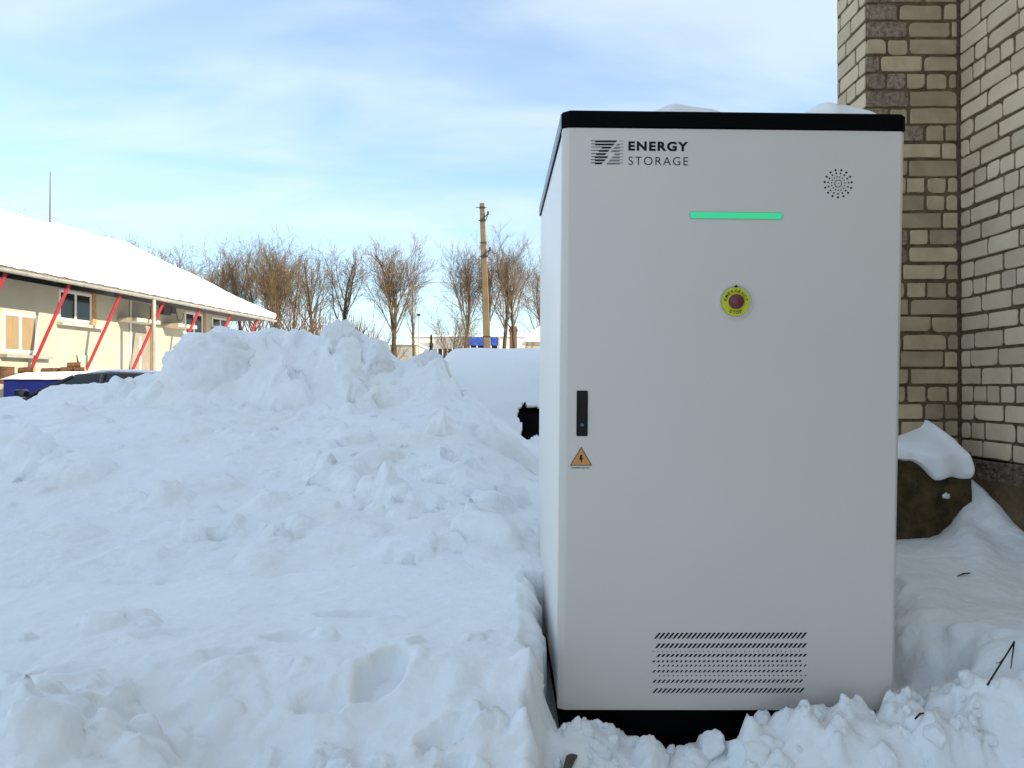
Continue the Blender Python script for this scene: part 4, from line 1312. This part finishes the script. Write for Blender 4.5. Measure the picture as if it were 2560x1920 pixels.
log_obj("stump", (sp_.x, 12.62, sp_.z + .0), (sp_.x + .01, 12.62, sp_.z + .29), .12, "thick brown tree stump standing on a white block behind the trailer", seed=9)
MB_ = MB().box(sp_.x - .16, sp_.x + .13, 12.48, 12.78, .05, sp_.z - .002, .01)
tag(MB_.build("white_block", M_slab), "pale block under the brown stump at the left edge", "block")
# translucent pale green sheet leaning on the wall
q0, za_ = wall_at(190, 886); q1, _ = wall_at(222, 886)
gs = MB()
gs.add([SM @ Vector(p) for p in [(q0, WYL - .03, za_), (q1, WYL - .03, za_), (q1 + .25, WYL - .30, .6), (q0 + .12, WYL - .30, .6), (q0, WYL - .015, za_), (q1, WYL - .015, za_), (q1 + .25, WYL - .285, .6), (q0 + .12, WYL - .285, .6)]],
       [(0, 1, 2, 3), (4, 7, 6, 5), (0, 4, 5, 1), (1, 5, 6, 2), (2, 6, 7, 3), (3, 7, 4, 0)])
tag(gs.build("green_sheet", principled("pale_green", (.40, .50, .33), .5)), "pale green sheet leaning on the cream shed wall beside a red strut", "sheet")

# ------------------------------------------------------------------ concrete pole
M_pole = varied("pole_concrete", (0.165, 0.115, 0.06), (0.12, 0.088, 0.048), rough=.9, scale=4, bump=.3, bscale=30)
PD = 24.0
pt, pbm = at(1205, 508, PD), at(1219, 900, PD)
dirp = (pbm - pt).normalized()
gb = pt + dirp * ((pt.z - 0.0) / -dirp.z)
pole = empty("utility_pole", (gb.x, gb.y, 0.0))
tag(pole, "tall bare tan concrete utility pole standing before the bare trees", "utility pole")
mb = MB()
n_ = 4
vs = []
for q in np.linspace(0, 1, 8):
    c = gb.lerp(pt, q) - Vector((gb.x, gb.y, 0))
    wx, wy = .135 - .060 * q, .11 - .05 * q
    for sx, sy in ((-1, -.7), (-.8, -1), (.8, -1), (1, -.7), (1, .7), (.8, 1), (-.8, 1), (-1, .7)):
        vs.append((c.x + sx * wx, c.y + sy * wy, c.z))
fs = [(i * 8 + k, i * 8 + (k + 1) % 8, i * 8 + 8 + (k + 1) % 8, i * 8 + 8 + k) for i in range(7) for k in range(8)] + [tuple(range(8)), tuple(range(56, 64))]
mb.add(vs, fs).build("post", M_pole, pole)
M_iron = principled("rusty_iron", (.035, .022, .018), .8)
for py, arm in ((519, 0), (551, 1), (607, 0), (641, 1), (842, 0)):
    q = (pt.z - (CZ + (HZ - py) / F * PD)) / (pt.z - gb.z)
    c = pt.lerp(gb, q) - Vector((gb.x, gb.y, 0))
    w = .075 + .060 * q + .012
    b_ = MB().box(c.x - w, c.x + w, c.y - w * .8, c.y + w * .8, c.z - .022, c.z + .022)
    if arm:
        b_.tube([(c.x - w * 1.4, c.y - w, c.z - .02), (c.x + w * 1.2, c.y - w, c.z - .01), (c.x + w * 1.9, c.y - w, c.z + .22)], .018, 5)
        b_.tube([(c.x - w * .2, c.y - w, c.z), (c.x + w * 1.9, c.y - w, c.z + .20)], .018, 5)
        b_.tube([(c.x + w * 1.9, c.y - w, c.z + .16), (c.x + w * 1.9, c.y - w, c.z + .27)], .032, 7)
    if py == 519:
        b_.tube([(c.x - w * 2.2, c.y - w, c.z - .01), (c.x + w * 1.6, c.y - w, c.z - .01)], .012, 5)
    b_.build("bracket", M_iron, pole)

# ------------------------------------------------------------------ bare trees
M_bark = varied("bark", (0.085, 0.062, 0.040), (0.045, 0.034, 0.025), rough=.95, scale=3)
M_twigs = varied("branch_bark", (0.19, 0.125, 0.058), (0.075, 0.052, 0.032), rough=.95, scale=1.3)
def tree_meshes(seed, h, style):
    """bare tree: trunk mesh and branch mesh. style: (trunk part, limbs, spread, up-curl, twig density)"""
    rr = random.Random(seed)
    tp, limbs, spread, curl, dens = style
    trunk, br = MB(), MB()
    def path(p, d, L, n, wob, up):
        pts = [p.copy()]
        for i in range(n):
            d = (d + Vector((rr.gauss(0, wob), rr.gauss(0, wob), rr.gauss(0, wob * .6) + up))).normalized()
            p = p + d * (L / n)
            pts.append(p.copy())
        return pts, d
    def grow(p, d, L, r, lev):
        n = 6 if lev < 1 else 4 if lev < 2 else 3
        pts, d2 = path(p, d, L, n, .09 + .05 * lev, curl * (1.0 if lev < 2 else .6))
        r_end = r * (.30 if lev < 2 else .6)
        br.tube(pts, [r + (r_end - r) * i / n for i in range(n + 1)], 5 if lev < 1 else 4 if lev < 2 else 3, cap=False)
        if lev >= 3: return
        cnt = {0: int(10 * dens), 1: int(6 * dens), 2: int(4 * dens)}[lev]
        for k in range(cnt):
            t = .18 + .82 * (k + rr.random()) / cnt
            i = min(n - 1, int(t * n)); q = pts[i].lerp(pts[i + 1], t * n - i)
            tang = (pts[i + 1] - pts[i]).normalized()
            side = tang.orthogonal().normalized()
            side.rotate(Matrix.Rotation(rr.uniform(0, 6.283), 3, tang))
            ang = rr.uniform(.30, .80)
            nd = tang * math.cos(ang) + side * math.sin(ang)
            LL = L * rr.uniform(.34, .52) * (1.1 - .3 * t) if lev == 0 else L * rr.uniform(.36, .60)
            grow(q, nd, LL, max(.006, r * (1 - .6 * t) * .46), lev + 1)
    tl = h * tp
    pts, d = path(Vector((0, 0, -.3)), Vector((rr.gauss(0, .03), rr.gauss(0, .03), 1)), tl + .3, 6, .03, 0)
    rb = h * .0150
    trunk.tube(pts, [rb * 1.35, rb * 1.05, rb, rb * .95, rb * .88, rb * .78, rb * .6], 9)
    for k in range(limbs):
        t = .70 + .30 * (k + rr.random() * .8) / limbs
        i = min(5, int(t * 6)); q = pts[i].lerp(pts[i + 1], t * 6 - i)
        az = k * 2.4 + rr.uniform(-.5, .5)
        ang = spread * rr.uniform(.6, 1.1) * (1.35 - .6 * t)
        nd = Vector((math.cos(az) * math.sin(ang), math.sin(az) * math.sin(ang), math.cos(ang)))
        L = (h - q.z) * rr.uniform(.60, .88)
        grow(q, nd, L, rb * rr.uniform(.22, .36), 0)
    grow(pts[-1], Vector((rr.gauss(0, .1), rr.gauss(0, .1), 1)).normalized(), (h - tl) * .80, rb * .55, 0)
    def mk(mb, nm, mat):
        me_ = bpy.data.meshes.new(nm); me_.from_pydata(mb.v, [], mb.f)
        me_.polygons.foreach_set('use_smooth', [True] * len(me_.polygons)); me_.materials.append(mat); me_.update()
        return me_
    return mk(trunk, "trunk", M_bark), mk(br, "crown", M_twigs)
fan = (.60, 11, .55, .055, 1.0)      # broom shaped
wide = (.50, 9, .85, .05, 1.0)     # spreading
slim = (.66, 9, .5, .05, .9)
bare = (.70, 7, .6, .08, .6)      # lopped
kinds = {'fan': [tree_meshes(101, 10, fan), tree_meshes(102, 10, fan)], 'wide': [tree_meshes(111, 10, wide), tree_meshes(112, 10, wide)],
         'slim': [tree_meshes(121, 10, slim), tree_meshes(122, 10, slim)], 'bare': [tree_meshes(131, 10, bare)]}
rt = random.Random(4)
def put_tree(px, top, d, kind, var, label, group="bare trees along the far side of the yard", sx=1.0):
    x = (px - CX) / F * d
    h = CZ + (HZ - top) / F * d
    t = empty("bare_tree", (x, d, 0.0), (0, 0, rt.uniform(0, 6.28)))
    t.scale = (h / 10 * sx * .9, h / 10 * sx * .9, h / 10)
    tm, bmh = kinds[kind][var]
    link_mesh("trunk", tm, None, t); link_mesh("crown", bmh, None, t)
    tag(t, label, "tree", group)
put_tree(300, 596, 62, 'slim', 0, "distant slim bare tree rising over the shed's snowy ridge, the left of two")
put_tree(345, 604, 64, 'wide', 1, "distant bare tree with drooping twigs over the shed's ridge, right of the slim one")
put_tree(470, 622, 48, 'wide', 0, "wide spreading bare tree just above the middle of the shed's hip", sx=1.1)
put_tree(425, 640, 55, 'wide', 1, "bare tree just over the roof, left of the wide spreading one")
put_tree(612, 622, 51, 'slim', 0, "tall bare tree straight above the shed's lower hip corner")
put_tree(640, 612, 49, 'wide', 0, "bare tree touching the left of the yellowish-trunked tree")
put_tree(560, 628, 50, 'wide', 1, "spreading bare tree above the lower hip corner of the snowy roof")
put_tree(672, 606, 47, 'fan', 1, "bare tree with yellowish trunk right of the shed's hip corner")
put_tree(735, 640, 46, 'wide', 0, "leaning bare tree above the low dip left of the icy snow peak")
put_tree(790, 630, 49, 'slim', 1, "slim bare tree directly behind the left of the icy snow peak")
put_tree(846, 622, 48, 'slim', 0, "tall slim bare tree straight above the icy snow peak", sx=1.15)
put_tree(895, 800, 44, 'wide', 1, "low bare sapling at the right foot of the icy snow peak", sx=1.3)
put_tree(978, 592, 45, 'fan', 0, "largest broom-shaped bare tree between the snow peak and the pole", sx=1.1)
put_tree(1000, 640, 47, 'slim', 1, "thinner dark bare tree hard against the right of the broom-shaped tree")
put_tree(1038, 692, 42, 'bare', 0, "short lopped tree with few stubby branches right of the broom-shaped tree", sx=.8)
put_tree(1128, 770, 44, 'wide', 0, "low round-headed bare tree left of the tree beside the blue banner", sx=1.1)
put_tree(1152, 622, 46, 'fan', 1, "bare tree standing just left of the blue banner")
put_tree(1210, 625, 47, 'slim', 0, "bare tree directly behind the concrete pole", sx=1.1)
put_tree(1258, 590, 46, 'fan', 0, "tall bare tree just right of the concrete pole", sx=.95)
put_tree(1292, 640, 48, 'slim', 1, "bare tree near the brick chimney, right of the pole")
put_tree(1345, 655, 64, 'wide', 1, "brownish bare tree partly hidden by the cabinet's left edge", sx=1.1)
put_tree(705, 632, 50, 'fan', 0, "bare tree right of the yellowish trunk, before the leaning one")
# undergrowth at the foot of the trees
def bush_mesh(seed):
    rr = random.Random(seed); mb = MB()
    for k in range(190):
        x, y = rr.gauss(0, 1.0), rr.gauss(0, .5)
        p = Vector((x * .6, y * .6, 0)); d = Vector((x * .25 + rr.gauss(0, .15), y * .3 + rr.gauss(0, .15), 1)).normalized()
        L = rr.uniform(.8, 2.0); pts = [p]
        for i in range(3):
            d = (d + Vector((rr.gauss(0, .16), rr.gauss(0, .16), 0))).normalized(); p = p + d * L / 3; pts.append(p)
        mb.tube(pts, [.013, .010, .008, .005], 3, cap=False)
        for j in range(3):
            q = pts[1 + j % 2].lerp(pts[2 + j % 2], rr.random()); e = q + (d + Vector((rr.gauss(0, .5), rr.gauss(0, .5), rr.uniform(0, .4)))).normalized() * rr.uniform(.25, .6)
            mb.tube([q, e], [.008, .004], 3, cap=False)
    me_ = bpy.data.meshes.new("shrub"); me_.from_pydata(mb.v, [], mb.f)
    me_.materials.append(varied("shrub_stems", (.12, .07, .045), (.07, .045, .03), rough=.95, scale=1)); me_.update()
    return me_
bush = [bush_mesh(3), bush_mesh(4)]
for i, (px, d, s, lab) in enumerate([(700, 42, 1.35, "leafless brown shrub between the yellowish and the leaning tree"), (760, 41, 1.4, "leafless shrub under the leaning tree left of the snow peak"),
                                     (815, 43, 1.35, "leafless shrub at the foot of the slim trees behind the snow peak")]):
    o = bpy.data.objects.new("shrub", bush[i % 2]); COL.objects.link(o)
    o.location = ((px - CX) / F * d, d, 0); o.scale = (s * 1.5, s, s * 2.1); o.rotation_euler = (0, 0, rt.uniform(-.4, .4))
    tag(o, lab, "shrub", "leafless shrubs under the trees")

# small dark spruce
M_spruce = varied("spruce_needles", (.012, .022, .014), (.02, .035, .02), rough=.9, scale=5)
spx, spd = at(1078, 836, 60), 60
spr = empty("spruce", (spx.x, spd, 0)); tag(spr, "small dark green spruce before the white hall", "tree")
hs = spx.z
MB().tube([(0, 0, 0), (0, 0, hs * .98)], [.08, .015], 6).build("trunk", M_bark, spr)
mb = MB(); rr = random.Random(8)
for k in range(900):
    t = rr.random() ** .8
    z = .6 + (hs - .6) * t
    rad = (1 - t) * 1.25 * (.55 + .45 * rr.random()) * (.75 + .35 * math.sin(z * 11))
    an = rr.uniform(0, 6.283)
    c = Vector((math.cos(an), math.sin(an), 0))
    p0_ = Vector((0, 0, z)) + c * rad * .25; p1_ = Vector((0, 0, z - .10 - rad * .25)) + c * rad
    sd = Vector((-c.y, c.x, 0)) * .09
    mb.add([p0_ - sd * .4, p0_ + sd * .4, p1_ + sd, p1_ - sd], [(0, 1, 2, 3)])
mb.build("crown", M_spruce, spr, fix=False)

# ------------------------------------------------------------------ far halls
M_hall = varied("hall_cladding", (0.62, 0.58, 0.50), (0.55, 0.52, 0.46), rough=.8, scale=.4)
M_hallg = varied("hall_grey", (0.36, 0.36, 0.36), (0.30, 0.30, 0.30), rough=.8, scale=.6)
D = 85.0
def span(px0, px1, d): return (px0 - CX) / F * d, (px1 - CX) / F * d
def zz(py, d): return CZ + (HZ - py) / F * d
hall = empty("white_hall", ((1190 - CX) / F * D, D, 0)); ox = hall.location.x
tag(hall, "long low white hall with flat roof beyond the bare trees", "building")
a, b = span(1027, 1560, D)
MB().box(a - ox, b - ox, 0, 18, 0, zz(842, D)).build("wall", M_hall, hall)
MB().box(a - ox - .2, b - ox + .2, -.2, 18.2, zz(842, D) + .01, zz(838, D)).build("roof_edge", M_warm, hall)
a2, b2 = span(1032, 1100, D); MB().box(a2 - ox, b2 - ox, -.08, 0, zz(872, D), zz(858, D)).build("grey_panel", M_hallg, hall)
a2, b2 = span(1095, 1156, D)
MB().box(a2 - ox, b2 - ox, -.10, 0, zz(880, D), zz(846, D)).build("grey_panel", M_hallg, hall)
gy = MB().box(a2 - ox, b2 - ox, -.30, -.12, 0, zz(872, D)).build("window_band", M_glass, hall)
for k in range(6):
    x = a2 - ox + (b2 - a2) * k / 5
    MB().box(x - .05, x + .05, -.36, -.302, 0, zz(871, D)).build("mullion", M_pvc, gy)
a2, b2 = span(1158, 1245, D - 2)
M_banner = varied("blue_banner", (0.008, 0.045, 0.27), (0.012, 0.07, 0.36), rough=.6, scale=.9, bump=.4, bscale=1.5, dist=.2)
P = np.zeros((40, 12, 3))
for i in range(40):
    for k in range(12):
        P[i, k] = (a2 + (b2 - a2) * i / 39, D - 2 + .03 * math.sin(i * .5) + .02 * math.sin(k * .8 + i * .3), zz(864, D - 2) + (zz(843, D - 2) - zz(864, D - 2)) * k / 11)
bn = grid_mesh("blue_banner", P, M_banner)
so = bn.modifiers.new("thickness", 'SOLIDIFY'); so.thickness = .03
fr_ = MB()
for x in (a2 - .1, b2 + .1, ):
    fr_.box(x - .08, x + .08, D - 2.1, D - 1.9, 0, zz(842, D - 2))
fr_.build("banner_post", M_zinc, bn)
tag(bn, "wide royal blue banner on posts before the white hall", "banner")
a3, b3 = span(1158, 1245, D - .1)
gl_ = MB().box(a3 - ox, b3 - ox, -.20, -.01, 0, zz(864, D)).build("window_band", M_glass, hall)
for k in range(6):
    x = a3 - ox + (b3 - a3) * k / 5
    MB().box(x - .06, x + .06, -.28, -.202, 0, zz(864.5, D)).build("mullion", M_pvc, gl_)
# lit cream wall between peak and lump
D2 = 70
a, b = span(975, 1040, D2)
hb2 = empty("cream_building", ((a + b) / 2, D2, 0)); tag(hb2, "sunlit cream building corner seen low between two snow lumps", "building")
w2 = (b - a) / 2
MB().box(-w2, w2, 0, 8, 0, zz(862, D2)).build("wall", M_wall, hb2)
MB().box(-w2 - .2, w2 + .2, -.2, 8.2, zz(862, D2) + .01, zz(858, D2)).build("roof_edge", M_warm, hb2)
MB().box(w2 * .1, w2 * .5, -.05, 0, zz(890, D2), zz(875, D2)).build("window", M_hallg, hb2)
# white-roofed hut by the cabinet edge
D3 = 55
a, b = span(1306, 1480, D3)
hut = empty("snowy_hut", ((a + b) / 2, D3, 0)); w3 = (b - a) / 2
tag(hut, "small cream hut with steep snowy roof at the cabinet's left edge", "building")
ez_, rz_ = zz(850, D3), zz(785, D3)
MB().box(-w3 + .3, w3 - .3, 0, 5, 0, ez_ - .02).build("wall", M_wall, hut)
vs = [(-w3, -.3, ez_), (w3, -.3, ez_), (w3, 5.3, ez_), (-w3, 5.3, ez_), (-w3 + 2.2, 2.5, rz_), (w3 - 2.2, 2.5, rz_), (-w3, -.3, ez_ - .12), (w3, -.3, ez_ - .12), (w3, 5.3, ez_ - .12), (-w3, 5.3, ez_ - .12)]
MB().add(vs, [(0, 1, 5, 4), (1, 2, 5), (2, 3, 4, 5), (3, 0, 4), (6, 7, 1, 0), (7, 8, 2, 1), (8, 9, 3, 2), (9, 6, 0, 3), (9, 8, 7, 6)]).build("snowy_roof", M_warm, hut)
for px in (1318, 1332):
    x = (px - CX) / F * D3 - hut.location.x
    MB().box(x - .06, x + .06, -.03, 0, 0, ez_ - .05).build("wall_batten", M_rbrick, hut)
# brick chimney behind trees
D4 = 72
c4 = at(1283, 816, D4)
chm = MB().box(c4.x - .35, c4.x + .35, D4 - .3, D4 + .3, 0, c4.z, .02).box(c4.x - .42, c4.x + .42, D4 - .38, D4 + .38, c4.z - .5, c4.z - .25)
tag(chm.build("brick_chimney", varied("chimney_brick", (.17, .075, .04), (.11, .05, .03), rough=.9, scale=2)), "red brick chimney behind the tree right of the pole", "chimney")
# lamp post with fitting near the lopped tree
D5 = 40
c5 = at(1047, 790, D5)
lp = empty("lamp_post", (c5.x, D5, 0)); tag(lp, "thin pale lamp post beside the short lopped tree", "street lamp")
MB().tube([(0, 0, 0), (0, 0, c5.z)], [.032, .024], 8).build("post", M_zinc, lp)
MB().box(-.10, .08, -.07, .07, c5.z, c5.z + .12, .02).build("lamp_head", M_seam, lp)
# dark far shrubs / wood line closing the horizon
